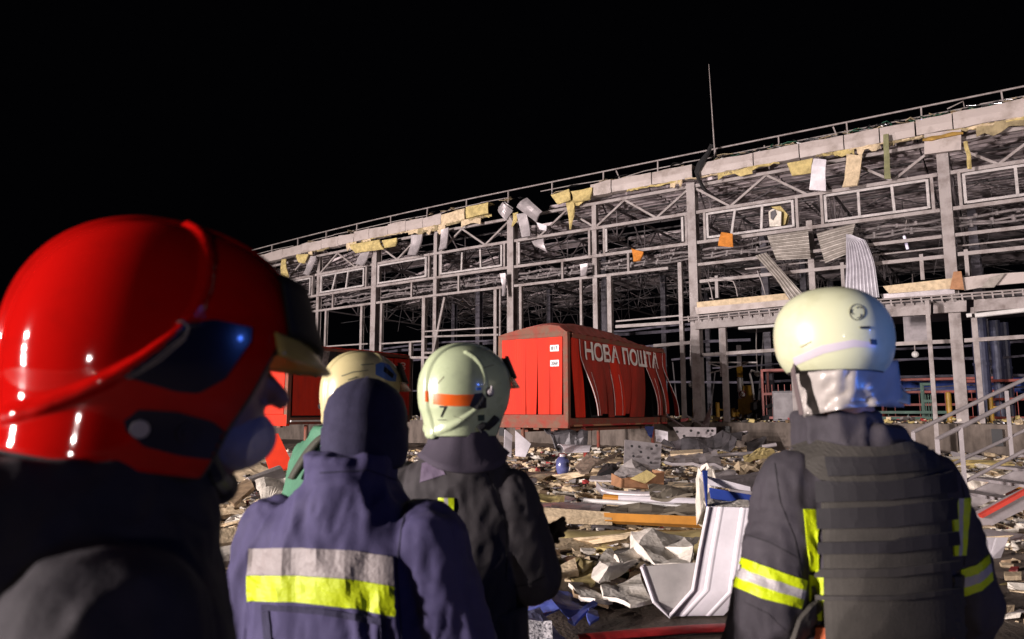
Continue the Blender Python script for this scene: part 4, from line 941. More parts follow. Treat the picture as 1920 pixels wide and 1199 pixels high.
# white crumpled sheets
def crumple(name, ctr, rx, ry, rz, m, label, cat, seed, rot=0, tilt=0.0, K=14, t=.012, fold=2.2):
    P = []; c_, s_ = math.cos(rot), math.sin(rot)
    for i in range(K + 1):
        row = []
        for j in range(K + 1):
            u = i / K * 2 - 1; v = j / K * 2 - 1
            edge = 1 + .22 * nz((u * 1.7, v * 1.7, seed), 1.3)
            z = rz * (.5 + abs(nz((u, v, seed), fold)) * 2.0 - .25 * (u * u + v * v)) + tilt * v
            z = abs(z)
            x = u * rx * edge + .25 * rx * nz((u, v, seed + 3), 1.7); y = v * ry * edge + .3 * ry * nz((u, v, seed + 6), 1.7)
            row.append(Vector(ctr) + Vector((x * c_ - y * s_, x * s_ + y * c_, z)))
        P.append(row)
    b = MB(); b.grid(P, t); o = fix_normals(b.build(name, m)); return tag(o, label, cat)
CRW = mat('white_fibreglass', (.78, .73, .66), .6, col2=(.55, .5, .43), vscale=5, bump=.35, bscale=30)
def facets(name, pts, faces, m, label, cat, t=.012, sub=1, group=None):
    v = [at(x, y, Y) for x, y, Y in pts]; v = [Vector((p.x, p.y, max(.02, p.z))) for p in v]
    bm = bmesh.new(); bv = [bm.verts.new(p) for p in v]
    for f in faces: bm.faces.new([bv[k] for k in f])
    bmesh.ops.triangulate(bm, faces=bm.faces[:]); bmesh.ops.subdivide_edges(bm, edges=bm.edges[:], cuts=3, use_grid_fill=True)
    for q in bm.verts: q.co += Vector((nz(q.co, 6, 1), nz(q.co, 6, 2), nz(q.co, 6, 3))) * .022
    bmesh.ops.recalc_face_normals(bm, faces=bm.faces[:])
    c = sum((q.co for q in bm.verts), Vector()) / len(bm.verts); c.z = min(q.co.z for q in bm.verts)
    for q in bm.verts: q.co -= c
    me = bpy.data.meshes.new(name); bm.to_mesh(me); bm.free(); me.materials.append(m)
    o = bpy.data.objects.new(name, me); COL.objects.link(o); o.location = c
    md = o.modifiers.new('thick', 'SOLIDIFY'); md.thickness = t; return tag(o, label, cat, group)
facets('crumpled_sheet', [(1182, 997, 7.6), (1222, 993, 7.3), (1283, 1007, 7.3), (1312, 1007, 7.6), (1246, 1027, 7.0), (1203, 1052, 7.0), (1181, 1041, 7.3), (1228, 1058, 6.6), (1300, 1024, 6.8), (1294, 1057, 6.6), (1268, 1040, 6.9), (1196, 1020, 7.0)],
       [(0, 1, 11), (0, 11, 6), (11, 5, 6), (1, 4, 11), (11, 4, 7, 5), (1, 2, 4), (2, 3, 8, 4), (4, 8, 10), (4, 10, 7), (8, 9, 10), (10, 9, 7)], CRW, 'large white crumpled fibreglass sheet beside the white ribbed shell', 'crumpled sheet')
facets('crumpled_sheet', [(1147, 1030, 7.5), (1157, 1050, 7.2), (1195, 1055, 6.8), (1172, 1075, 6.6), (1124, 1096, 6.4), (1109, 1089, 6.6), (1122, 1055, 7.1), (1140, 1066, 6.5), (1135, 1035, 7.4)],
       [(8, 0, 1, 6), (1, 2, 7), (6, 1, 7), (2, 3, 7), (3, 4, 7), (4, 5, 7), (5, 6, 7)], CRW, 'white crumpled sheet left of the larger crumpled one', 'crumpled sheet', .02)
facets('crumpled_sheet', [(1158, 1103, 6.4), (1203, 1083, 6.6), (1226, 1129, 5.9), (1181, 1138, 5.8), (1124, 1106, 6.2), (1128, 1122, 6.0), (1160, 1118, 6.1), (1205, 1105, 6.2)],
       [(0, 1, 7), (7, 2, 3, 6), (0, 7, 6), (4, 0, 6), (4, 6, 5), (5, 6, 3)], CRW, 'flat torn white foam sheet in front of the other crumpled ones', 'crumpled sheet', .03)
facets('crumpled_sheet', [(1069, 1100, 6.4), (1090, 1098, 6.5), (1124, 1123, 6.1), (1150, 1131, 6.0), (1113, 1133, 5.9), (1088, 1126, 6.0), (1146, 1126, 6.1)],
       [(0, 1, 5), (1, 2, 5), (2, 4, 5), (2, 6, 3, 4)], CRW, 'small white torn piece beside the blue tarpaulin', 'crumpled sheet', .03)
facets('olive_scrap', [(1065, 1080, 6.8), (1112, 1056, 7.2), (1122, 1072, 6.8), (1110, 1100, 6.4), (1090, 1104, 6.35)], [(0, 1, 2), (0, 2, 3, 4)], OLIVE, 'olive torn sheet behind the small white torn piece', 'crumpled sheet', .02)
facets('olive_scrap', [(1172, 1078, 6.9), (1200, 1066, 7.1), (1205, 1085, 6.7), (1180, 1088, 6.7)], [(0, 1, 2, 3)], WOOD, 'brown torn scrap between the white crumpled sheets', 'crumpled sheet', .02)
GF = mat('grey_fabric', (.42, .38, .37), .7, var=.25, vscale=3, bump=.2)
facets('crumpled_sheet', [(1182, 862, 14.0), (1190, 880, 13.6), (1218, 893, 13.0), (1175, 897, 13.2), (1150, 893, 13.6), (1105, 903, 13.2), (1155, 905, 12.9), (1165, 878, 14.0), (1108, 896, 13.8), (1200, 872, 14.3), (1216, 876, 14.6), (1225, 890, 13.6)],
       [(7, 0, 1), (7, 1, 3), (1, 2, 3), (4, 7, 3), (8, 4, 5), (4, 3, 6), (4, 6, 5), (0, 9, 1), (9, 10, 11, 2), (9, 2, 1)], GF, 'grey sheet standing crumpled behind the cardboard box', 'crumpled sheet', .03)
facets('crumpled_fabric', [(1080, 880, 15.5), (1098, 858, 16.5), (1107, 850, 17), (1112, 862, 16), (1125, 866, 15.6), (1105, 888, 14.6), (1088, 889, 14.6), (1112, 878, 15), (1135, 868, 15.6), (1160, 850, 17.5), (1150, 862, 16.5)],
       [(0, 1, 3), (1, 2, 3), (0, 3, 7), (3, 4, 7), (0, 7, 5, 6), (4, 8, 7), (8, 4, 9, 10)], mat('beige_fabric', (.27, .2, .15), .8, var=.3, vscale=4, bump=.3), 'beige crumpled fabric lying in front of the red support leg', 'fabric', .04)
facets('black_bag', [(1125, 880, 15), (1140, 868, 15.5), (1155, 870, 15), (1162, 885, 14), (1140, 893, 13.9), (1118, 892, 14), (1140, 880, 14.2)], [(0, 1, 6), (1, 2, 6), (2, 3, 6), (3, 4, 6), (4, 5, 6), (5, 0, 6)], BLACK, 'black crumpled bag between beige fabric and grey sheet', 'bag', .03)
# blue tarpaulin with speckled white foam on it
BLT = mat('blue_tarpaulin', (.14, .19, .62), .5, col2=(.06, .09, .42), vscale=4, bump=.2, bscale=10)
facets('blue_tarpaulin', [(1000, 1123, 6.3), (1031, 1103, 6.5), (1068, 1109, 6.4), (1108, 1137, 6.0), (1092, 1146, 5.8), (1070, 1160, 5.6), (1048, 1140, 5.7), (1010, 1160, 5.5), (985, 1150, 5.7), (1035, 1125, 5.9), (1060, 1128, 6.0)],
       [(0, 1, 9), (1, 2, 10, 9), (2, 3, 10), (3, 4, 10), (4, 5, 6, 10), (9, 10, 6), (0, 9, 8), (9, 6, 7, 8)], BLT, 'crumpled blue tarpaulin on the ground at the bottom edge', 'tarpaulin')
facets('blue_strip', [(1110, 1133, 5.9), (1117, 1139, 5.85), (1078, 1172, 5.4), (1068, 1166, 5.5)], [(0, 1, 2, 3)], BLT, 'narrow blue strip lying across the tarpaulin', 'strip', .02)
facets('blue_strip', [(1105, 1145, 5.7), (1118, 1150, 5.7), (1122, 1162, 5.5), (1106, 1171, 5.4), (1100, 1155, 5.55)], [(0, 1, 2, 3, 4)], BLT, 'small blue flap at the right end of the tarpaulin', 'strip', .02)
facets('blue_lit_foam_block', [(978, 1150, 5.4), (1010, 1140, 5.6), (1035, 1170, 5.3), (1060, 1199, 5.05), (1075, 1215, 4.9), (1000, 1225, 4.8), (1018, 1168, 5.2), (985, 1172, 5.1), (1036, 1205, 4.9)],
       [(0, 1, 6, 7), (1, 2, 6), (2, 3, 8, 6), (7, 6, 8, 5), (3, 4, 8), (8, 4, 5)], mat('blue_lit_white_foam', (.32, .34, .6), .7, var=.3, vscale=6, bump=.3), 'white foam block coloured as if lit blue standing behind the dark jacket at the bottom edge', 'foam block', .05)  # blue beacon light put into the white foam's colour
b = MB(); p = G(1000, 1215, .1); b.grid([[p + Vector((x * .12, y * .09, .07 + .07 * y + .02 * nz((x, y, 0), 3))) for y in (-1, 0, 1)] for x in (-1, -.5, 0, .5, 1)], .05)
o = fix_normals(b.build('speckled_board', mat('speckled_foam', (.6, .58, .6), .8, col2=(.12, .12, .14), vscale=60, bump=.5, lo=.5, hi=.56))); tag(o, 'white speckled foam board lying on the blue tarpaulin', 'foam board')
# long white pipes
def pole(name, a, c, Ya, Yc, r, m, label, cat, group=None, mid=None):
    p = at(*a, Ya); q = at(*c, Yc); b = MB(); b.tube([p, (p + q) / 2 + Vector((0, 0, mid or 0)), q], r, 12); o = b.build(name, m); return tag(o, label, cat, group)
g_ = 'long bars lying in the rubble'
pole('white_bar', (1160, 937), (1318, 944), 11.0, 10.7, .07, SHEETW, 'white round bar lying right of its orange end', 'bar', g_)
pole('white_bar', (1095, 939), (1300, 953), 10.9, 10.2, .035, WHITEP, 'thin white bar lying just below the thick white one', 'bar', g_)
pole('orange_bar', (1132, 936), (1166, 939), 11.1, 11.0, .075, ORAP, 'orange end piece lying left of the thick white bar', 'bar', g_)
pole('white_bar', (965, 908), (1003, 901), 12.5, 13, .05, SHEETG, 'short pale bar lying right of the firefighter with number seven', 'bar', g_)
pole('white_bar', (1255, 860), (1420, 850), 18, 18, .05, SHEETG, 'long grey bar lying in front of the dark roofing sheet', 'bar', g_)
pole('white_bar', (1430, 838), (1455, 834), 19, 19, .05, SHEETG, 'short grey bar poking up near the dock wall', 'bar', g_)
# curved grey strip
P = [[at(1118 + 122 * u, 918 + 26 * (u ** .35) - 8 * u * u, 12.0 - .7 * u) + Vector((0, 0, h)) for h in (0, .12)] for u in np.linspace(0, 1, 12)]
b = MB(); b.grid(P, .03); o = fix_normals(b.build('curved_strip', SHEETG, smooth=True)); tag(o, 'curved grey metal strip lying in front of the cardboard box', 'metal strip')
# cardboard box
cbx = empty('cardboard_box', G(1205, 918, .1), 'open brown cardboard box with a torn front in the rubble', 'box')
q = [at(1165, 898, 12.6), at(1246, 885, 12.9), at(1244, 920, 12.7), at(1164, 915, 12.4)]
b = MB(); b.slab(q, (0, -1, 0), .02); b.build('front_side', CARD, cbx)
b = MB(); b.slab([q[1], q[1] + Vector((-.1, .5, 0)), q[2] + Vector((-.1, .5, 0)), q[2]], (1, 0, 0), .02); b.build('right_side', CARD, cbx)
b = MB(); b.slab([q[0], q[0] + Vector((-.1, .5, .05)), q[3] + Vector((-.1, .5, 0)), q[3]], (-1, 0, 0), .02); b.build('left_side', CARD, cbx)
b = MB(); b.slab([q[0] + Vector((.15, -.01, 0)), q[0] + Vector((.45, .05, .14)), q[0] + Vector((.6, .02, .05)), q[0] + Vector((.4, -.02, -.08))], (0, -1, 0), .05); b.build('foam_lump', FOAM_Y, cbx)
# blue glass jar
jb = G(1055, 893, .1); jr = empty('blue_lantern', jb, 'small rounded blue glass lantern standing in the rubble', 'lantern')
b = MB(); zz = [(0, .09), (.05, .12), (.2, .16), (.36, .15), (.44, .09)]; b.tube([jb + UP * z for z, r in zz], [r for z, r in zz], 16); b.build('glass_body', mat('blue_glass', (.10, .11, .26), .2, var=.4), jr, smooth=True)
b = MB(); b.tube([jb + UP * .44, jb + UP * .5], .07, 12); b.build('lid', SHEETG, jr)
# white ribbed trough (torn truck body corner)
tr = empty('ribbed_shell', G(1290, 1155, 0), 'big white ribbed metal shell bent upright with a blue upper edge', 'metal shell')
Yq = 5.75; prof = [(1203, 1062), (1226, 1128), (1254, 1156), (1299, 1106), (1312, 1030), (1328, 950)]
A = [at(x, y, Yq) for x, y in prof]; A = [Vector((p.x, p.y, max(.02, p.z))) for p in A]; ex = Vector((.34, .20, 0))
ex2 = [Vector((.30, .26, .0)), Vector((.34, .24, .0)), Vector((.42, .02, .0)), Vector((.37, -.10, 0)), Vector((.36, -.10, 0)), Vector((.34, -.10, .0))]
P = []; KK = 24
for i in range(KK + 1):
    u = i / KK; row = []
    for k_ in range(2, len(A)):
        d = .006 if i in (6, 7, 17, 18) else (.005 if i in (1, 2) else 0)
        row.append(A[k_] + ex2[k_] * u + Vector((-.2, -.95, 0)) * d)
    P.append(row)
b = MB(); b.grid(P, .022); fix_normals(b.build('shell_wall', SHEETW, tr))
P = [[A[k_] + Vector((.44 * u * (1.15 if k_ < 2 else 1), .07 * u + (.04 if k_ == 2 else 0), .02 * u)) for k_ in range(3)] for u in np.linspace(0, 1, 8)]
b = MB(); b.grid(P, .015); fix_normals(b.build('inner_wall', mat('shell_inside', (.60, .57, .54), .5, var=.25, vscale=4), tr))
b = MB(); b.tube([p - Vector((0, .012, 0)) for p in A], .016, 8); b.build('edge_lip', SHEETW, tr)
b = MB(); b.grid([[A[k_], A[k_] + Vector((.035, .03, .012))] for k_ in range(3)], .012); fix_normals(b.build('left_lip', SHEETW, tr))
b = MB(); B_ = [p + Vector((.03, -.004, -.0)) for p in A[1:]]; b.tube(B_, .008, 6); b.build('inner_trim', SHEETG, tr)
q0 = A[5]; b = MB(); b.slab([q0 + Vector((-.01, 0, 0)), q0 + Vector((.0, .02, .0)), q0 + Vector((.085, .3, .25)), q0 + Vector((.045, .3, .25))], (0, -1, .3), .03); fix_normals(b.build('blue_flange', BLUEP, tr))
b = MB(); b.slab([q0 + Vector((.1, .28, .03)), q0 + Vector((.42, .2, -.02)), q0 + Vector((.42, .24, .06)), q0 + Vector((.1, .32, .11))], (0, -1, .3), .02); fix_normals(b.build('blue_band', BLUEP, tr))
b = MB(); b.slab([q0 + Vector((.02, .3, .22)), q0 + Vector((.42, .28, .12)), q0 + Vector((.42, .28, .085)), q0 + Vector((.1, .3, .13))], (0, -1, .3), .02); fix_normals(b.build('white_band', SHEETW, tr))
b = MB(); b.grid([[q0 + Vector((.36 * u, .03 + .07 * u, -.0)), q0 + Vector((.36 * u + .02, .22, .02 + .01 * math.sin(u * 9)))] for u in np.linspace(0, 1, 6)], .02); fix_normals(b.build('torn_top', FOAM_W, tr))
for x, y in ((1341, 1001), (1337, 1052)):
    p = at(x, y, Yq + .0); b = MB(); b.tube([p + Vector((0, -.01, 0)), p + Vector((0, .05, 0))], .006, 8); b.build('rivet_hole', BLACK, tr)
# white foam lump behind the blue flange
def lump(name, ctr, sc, m, label, cat, seed):
    me = chunk_mesh(name, m, sc[0], sc[1], sc[2], seed, .45); o = bpy.data.objects.new(name, me); COL.objects.link(o); o.location = ctr; return tag(o, label, cat)
lump('foam_lump', at(1322, 925, 8.5) - UP * .02, (.2, .2, .5), FOAM_W, 'white foam lump squeezed against the blue edged shell', 'foam', 41)
# red flat hose at the bottom edge
P = []
for u in np.linspace(0, 1, 14):
    c = G(lerp(1085, 1480, u), 1196 - 22 * math.sin(u * 1.7), .035); P.append([c + Vector((0, -.085, .0)), c + Vector((0, 0, .02)), c + Vector((0, .085, .0))])
b = MB(); b.grid(P, .012); o = fix_normals(b.build('fire_hose', REDTAPE, smooth=True)); tag(o, 'flat red fire hose lying on the asphalt at the bottom edge', 'hose')
# left debris between the two near firefighters
dl = 'boards heaped left behind the purple jacket'
sheet('pale_board', [(420, 930), (470, 900), (478, 918), (440, 952)], [11.5, 12, 11.4, 10.8], WOOD, 'brown board edge tilted in the left rubble', 'board', .05, group=dl)
sheet('pale_board', [(462, 905), (520, 880), (535, 905), (470, 925)], [12.2, 13, 12.4, 11.6], mat('grey_fabric', (0, 0, 0)), 'grey soft board lying over the left rubble', 'board', .04, .12, group=dl)
sheet('pale_board', [(480, 912), (540, 905), (530, 935), (490, 940)], [11.6, 11.8, 11, 10.9], FOAM_W, 'white board scrap beside the purple shoulder', 'board', .05, crum=.2, group=dl)
sheet('pale_board', [(400, 1008), (446, 1002), (446, 1030), (402, 1036)], [7.9, 8, 7.8, 7.7], FOAM_C, 'cream block end near the red helmet', 'board', .1, group=dl)
sheet('pale_board', [(398, 985), (408, 983), (418, 1015), (402, 1020)], [8.2, 8.2, 8.0, 8.0], SHEETW, 'white upright strip near the red helmet', 'board', .03, group=dl)
sheet('pale_board', [(400, 1040), (452, 1030), (456, 1048), (402, 1056)], [7.3, 7.4, 7.1, 7.0], FOAM_W, 'low white slab near the bottom left rubble', 'board', .06, group=dl)
sheet('pale_board', [(1150, 1050), (1190, 1030), (1200, 1048), (1160, 1070)], [6.9, 7.2, 7, 6.7], FOAM_W, 'white foam board behind the crumpled sheets', 'board', .04, crum=.1)
sheet('pale_board', [(1000, 1075), (1080, 1060), (1085, 1078), (1010, 1092)], [6.8, 7.0, 6.7, 6.5], FOAM_C, 'cream board lying by the black glove', 'board', .05, crum=.08)
sheet('pale_board', [(1070, 1100), (1160, 1110), (1140, 1140), (1075, 1125)], [6.5, 6.4, 6.0, 6.1], WOOD, 'brown board under the white crumpled sheets', 'board', .03, crum=.05)
# right side below the stairs
b = MB(); b.slab([at(1842, 1008, 8.3), at(1891, 1008, 8.4), at(1858, 1096, 7.8), at(1836, 1050, 8.0)], (-.3, -1, .2), .02); o = b.build('pale_sheet', SHEETW); tag(o, 'pale bluish panel fragment standing under the staircase', 'panel')
b = MB(); b.tube([at(1868, 1010, 8.25), at(1850, 1070, 7.95)], .012, 6); b.build('panel_rib', SHEETW, o)
lump('rust_mat', G(1890, 912, .15), (1.8, .8, .25), mat('rust_red_mat', (.2, .05, .03), .8, var=.4), 'rusty red mat draped in the rubble behind the stairs', 'mat', 51)
pole('orange_bar', (1855, 908), (1925, 912), 13, 12.8, .06, ORAP, 'orange foam bar under the rusty mat', 'bar')
lump('foam_lump', G(1838, 918, .2), (.6, .5, .4), FOAM_W, 'rounded white foam lump at the elbow of the vested firefighter', 'foam', 55)
lump('foam_lump', G(1830, 872, .15), (1.3, .5, .2), FOAM_Y, 'yellow foam heap behind the lower handrail', 'foam', 58)
sheet('pale_board', [(1882, 1080), (1915, 1080), (1915, 1088), (1884, 1089)], [6.9, 6.9, 6.8, 6.8], FOAM_C, 'small cream stick on the asphalt at the right edge', 'stick', .04)

# ------------------------------------------------------------------ people
SKIN = mat('skin', (.45, .25, .18), .5, var=.15, vscale=20)
def union(name, mb, voxel, m, parent=None, smooth=6, disp=None, loc=None):
    me = bpy.data.meshes.new('tmp'); me.from_pydata([tuple(v) for v in mb.v], [], mb.f)
    t = bpy.data.objects.new('tmp', me); COL.objects.link(t)
    r = t.modifiers.new('r', 'REMESH'); r.mode = 'VOXEL'; r.voxel_size = voxel
    s_ = t.modifiers.new('s', 'SMOOTH'); s_.iterations = smooth; s_.factor = .5
    dg = bpy.context.evaluated_depsgraph_get(); me2 = bpy.data.meshes.new_from_object(t.evaluated_get(dg))
    bpy.data.objects.remove(t); bpy.data.meshes.remove(me)
    me2.name = name; n = len(me2.vertices)
    if disp:
        co = np.empty(n * 3); me2.vertices.foreach_get('co', co); no = np.empty(n * 3); me2.vertices.foreach_get('normal', no)
        co = co.reshape(-1, 3); no = no.reshape(-1, 3)
        d = np.array([disp(Vector(c), Vector(k)) for c, k in zip(co, no)]); co += no * d[:, None]
        me2.vertices.foreach_set('co', co.ravel())
    org = Vector(loc) if loc is not None else Vector((0, 0, 0))
    if loc is not None: me2.transform(Matrix.Translation(-org))
    me2.materials.clear(); me2.materials.append(m); me2.polygons.foreach_set('use_smooth', [True] * len(me2.polygons)); me2.update()
    o = bpy.data.objects.new(name, me2); COL.objects.link(o); o.location = org
    if parent is not None: attach(o, parent)
    return o
def bvh_of(*objs):
    vs = []; fs = []
    for o in objs:
        wl = world_loc(o); k = len(vs); vs += [v.co + wl for v in o.data.vertices]; fs += [tuple(k + i for i in p.vertices) for p in o.data.polygons]
    return BVHTree.FromPolygons(vs, fs)
def patch(name, top, bot, bvh, off, m, parent, nu=24, nv=6, t=.004, smooth=True, maxd=6):
    """cloth or sticker laid on a surface between two polylines seen in the photograph"""
    P = {}; 
    for i in range(nu + 1):
        a = polyat(top, i / nu); c = polyat(bot, i / nu)
        for j in range(nv + 1):
            px = lerp(a[0], c[0], j / nv); py = lerp(a[1], c[1], j / nv); r = ray(px, py).normalized()
            h = bvh.ray_cast(EYEV, r)
            if h[0] is not None and h[3] < maxd:
                n = h[1] if h[1].dot(r) < 0 else -h[1]; P[i, j] = (h[0], n)
    vs = []; idx = {}
    for k_, (p, n) in P.items(): idx[k_] = len(vs); vs.append(p + n * off)
    nf = len(vs); vs += [p + n * (off - t) for p, n in P.values()]; fs = []; edges = {}
    for i in range(nu):
        for j in range(nv):
            q = [(i, j), (i, j + 1), (i + 1, j + 1), (i + 1, j)]
            if all(k_ in idx for k_ in q):
                a = [idx[k_] for k_ in q]
                d = max((vs[a[0]] - vs[a[2]]).length, (vs[a[1]] - vs[a[3]]).length)
                if d > .12: continue
                fs.append(tuple(a)); fs.append(tuple(x + nf for x in a[::-1]))
                for e in zip(a, a[1:] + a[:1]):
                    if (e[1], e[0]) in edges: del edges[e[1], e[0]]
                    else: edges[e] = 1
    for a, c in edges: fs.append((c, a, a + nf, c + nf))
    if not fs: print('EMPTY PATCH', name); return None
    b = MB(); b.add(vs, fs); o = b.build(name, m, parent, smooth=False); fix_normals(o); return o
def ptext(name, body, quad, bvh, m, parent, off=.001, bold=.01):
    bl, br, tr_, tl = quad
    def fn(u, v):
        a = (lerp(bl[0], br[0], u), lerp(bl[1], br[1], u)); c = (lerp(tl[0], tr_[0], u), lerp(tl[1], tr_[1], u))
        r = ray(lerp(a[0], c[0], v), lerp(a[1], c[1], v)).normalized(); h = bvh.ray_cast(EYEV, r)
        if h[0] is None: return None
        return h[0], (h[1] if h[1].dot(r) < 0 else -h[1])
    return text_obj(name, body, None, fn, m, parent, bold=bold, off=off, sub=1)

class Fig:
    """a standing figure: local frame right / forward / up at its feet"""
    def __init__(s, x, y, head_deg, scale=1.0):
        h = math.radians(head_deg); s.b = Vector((x, y, 0)); s.R = Vector((math.cos(h), -math.sin(h), 0)); s.F = Vector((math.sin(h), math.cos(h), 0)); s.k = scale
    def p(s, r, f, z): return s.b + (s.R * r + s.F * f) * s.k + UP * (z * s.k)
def ring(c, R, F, a, b, n=28, e=2.3):
    out = []
    for k in range(n):
        t = 2 * math.pi * k / n; x = math.copysign(abs(math.cos(t)) ** (2 / e), math.cos(t)); y = math.copysign(abs(math.sin(t)) ** (2 / e), math.sin(t))
        out.append(c + R * (a * x) + F * (b * y))
    return out
def loft(b, rings):
    n = len(rings[0]); vs = [p for r in rings for p in r]; m = len(rings)
    fs = [(i * n + k, i * n + (k + 1) % n, (i + 1) * n + (k + 1) % n, (i + 1) * n + k) for i in range(m - 1) for k in range(n)]
    fs += [tuple(range(n))[::-1], tuple((m - 1) * n + k for k in range(n))]; b.add(vs, fs)
def torso(b, f, rows):
    loft(b, [ring(f.p(r, fo, z), f.R, f.F, a * f.k, d * f.k) for z, a, d, r, fo in rows])
def limb(b, pts, rad, n=16):
    """tapered limb with rounded ends through points, resampled"""
    P = []; Rr = []
    for i in range(len(pts) - 1):
        for j in range(6): P.append(pts[i].lerp(pts[i + 1], j / 6)); Rr.append(lerp(rad[i], rad[i + 1], j / 6))
    P.append(pts[-1]); Rr.append(rad[-1]); b.tube(P, Rr, n)
    for p, r in ((pts[0], rad[0]), (pts[-1], rad[-1])) + tuple(zip(pts[1:-1], rad[1:-1])): ball(b, p, r)
def ball(b, c, r, sx=None, X=Vector((1, 0, 0)), Y=Vector((0, 1, 0)), Z=UP):
    sx = sx or (1, 1, 1); nu, nv = 16, 10; vs = []
    for i in range(1, nv):
        t = math.pi * i / nv
        for j in range(nu): a = 2 * math.pi * j / nu; vs.append(Vector(c) + (X * (math.sin(t) * math.cos(a) * sx[0]) + Y * (math.sin(t) * math.sin(a) * sx[1]) + Z * (math.cos(t) * sx[2])) * r)
    vs += [Vector(c) + Z * r * sx[2], Vector(c) - Z * r * sx[2]]; T = len(vs) - 2
    fs = [(i * nu + j, i * nu + (j + 1) % nu, (i + 1) * nu + (j + 1) % nu, (i + 1) * nu + j) for i in range(nv - 2) for j in range(nu)]
    fs += [(T, (j + 1) % nu, j) for j in range(nu)] + [(T + 1, (nv - 2) * nu + j, (nv - 2) * nu + (j + 1) % nu) for j in range(nu)]
    b.add(vs, fs)
def hand(b, w, d, side, k=1.0, curl=.5, fat=1.0):
    """palm and five bent fingers; w wrist, d finger direction, side = thumb side"""
    d = d.normalized(); side = (side - d * side.dot(d)).normalized(); n = d.cross(side).normalized()
    rows = [(0, .027, .02), (.03, .038, .017), (.07, .043, .015), (.095, .04, .012)]
    loft(b, [ring(w + d * (z * k), side, n, a * k * fat, c * k * fat, 16, 2.6) for z, a, c in rows])
    for i, (off, L, r) in enumerate(((.031, .072, .0088), (.0105, .08, .009), (-.0105, .074, .0088), (-.031, .058, .0078))):
        p = w + d * (.088 * k) + side * (off * k); cur = d.copy(); pts = [p]; c = curl * (1 + .18 * i)
        for q, fr in enumerate((.45, .3, .25)):
            ang = c * (.7 + .35 * q); cur = (cur * math.cos(ang) + n * math.sin(ang)).normalized(); pts.append(pts[-1] + cur * (L * fr * k))
        limb(b, pts, [r * k * fat] * 3 + [r * .8 * k * fat], 10)
    p = w + d * (.028 * k) + side * (.034 * k); t1 = (d * .6 + side * .75 + n * .25).normalized(); t2 = (d * .9 + side * .3 + n * .4).normalized()
    limb(b, [p, p + t1 * (.035 * k), p + t1 * (.035 * k) + t2 * (.032 * k), p + t1 * .035 * k + t2 * .055 * k], [.0125 * k * fat, .0115 * k * fat, .01 * k * fat, .008 * k * fat], 10)

def body_mesh(f, hd, label, arms, headyaw, face=True, vox=.0075, hcurl=.5, dz=0.0):
    """one continuous body: head with face, neck, trunk, arms, hands, legs and feet. hd = head centre (world)"""
    b = MB(); h = math.radians(headyaw); HF = Vector((math.sin(h), math.cos(h), 0)); HR = Vector((math.cos(h), -math.sin(h), 0)); k = f.k
    ball(b, hd + UP * .02, 1, (.075, .095, .105), HR, HF); ball(b, hd + HF * .03 - UP * .055, 1, (.058, .066, .066), HR, HF)
    limb(b, [hd + HF * .088 + UP * .012, hd + HF * .112 - UP * .022], [.009, .014]); ball(b, hd + HF * .092 - UP * .058, 1, (.026, .012, .012), HR, HF)
    for s_ in (-1, 1):
        ball(b, hd + HR * s_ * .032 + HF * .082 + UP * .014, 1, (.015, .011, .010), HR, HF); ball(b, hd + HR * s_ * .076 - HF * .005 - UP * .01, 1, (.01, .02, .032), HR, HF)
    nb = f.p(0, -.01, 1.40); limb(b, [nb, hd - UP * .06 - HF * .015], [.062 * k, .056 * k])
    torso(b, f, [(.86, .16, .11, 0, 0), (1.0, .145, .10, 0, 0), (1.15, .15, .10, 0, 0), (1.28 + dz, .15, .10, 0, 0), (1.33 + dz, .13, .08, 0, -.005), (1.38 + dz, .08, .06, 0, -.01)])
    for (sh, el, wr, fd, ts) in arms:
        limb(b, [f.p(sh[0] * .9, sh[1], sh[2] - .045 + dz), f.p(*el), f.p(*wr)], [.045 * k, .04 * k, .028 * k])
        dd = (f.R * fd[0] + f.F * fd[1] + UP * fd[2]); tt = (f.R * ts[0] + f.F * ts[1] + UP * ts[2]); hand(b, f.p(*wr), dd, tt, k, hcurl)
    for s_ in (-1, 1):
        limb(b, [f.p(.09 * s_, 0, .9), f.p(.1 * s_, .01, .5), f.p(.1 * s_, -.02, .09)], [.085 * k, .055 * k, .038 * k]); limb(b, [f.p(.1 * s_, -.03, .05), f.p(.115 * s_, .15, .035)], [.042 * k, .032 * k])
    o = union('person', b, vox, SKIN, None, 3, loc=f.p(0, 0, 0)); tag(o, label, 'person'); return o
def folds(seed, amp=.008, dirv=None, gather=None):
    def d(c, n):
        q = Vector((c.x * 9, c.y * 9, c.z * 4.0)); w = Vector((nz(q, .7, seed), nz(q, .7, seed + 5), nz(q, .7, seed + 8))) * 1.2
        a = noise.noise(Vector((c.x * 10 + w.x + seed, c.y * 10 + w.y, c.z * 3.2 + w.z))) ; r1 = 1 - abs(a) * 3
        a2 = noise.noise(Vector((c.x * 24 + w.y + seed, c.y * 24, c.z * 11 + w.x)))
        a3 = abs(noise.noise(Vector((c.x * 38 + seed, c.y * 38, c.z * 20 + w.y * .5)))); o = amp * (max(r1, -.8) * .8 + (1 - 2 * abs(a2)) * .5 + (.5 - a3 * 2) * .22)
        if gather:
            for gc, gr, ga in gather:
                dd = (c - gc).length
                if dd < gr: o += ga * (1 - dd / gr) * math.sin((c.z * 1.0 + (c - gc).length * .5) * 150 + 3 * a)
        return o
    return d
def jacket(f, rows, arms, m, body, seed, vox=.0075, amp=.008, collar=None, gather=None, name='jacket'):
    b = MB(); torso(b, f, rows)
    for pts, rad in arms: limb(b, [f.p(*q) if not isinstance(q, Vector) else q for q in pts], [r * f.k for r in rad], 20)
    if collar: collar(b)
    return union(name, b, vox, m, body, 4, folds(seed, amp, gather=gather))
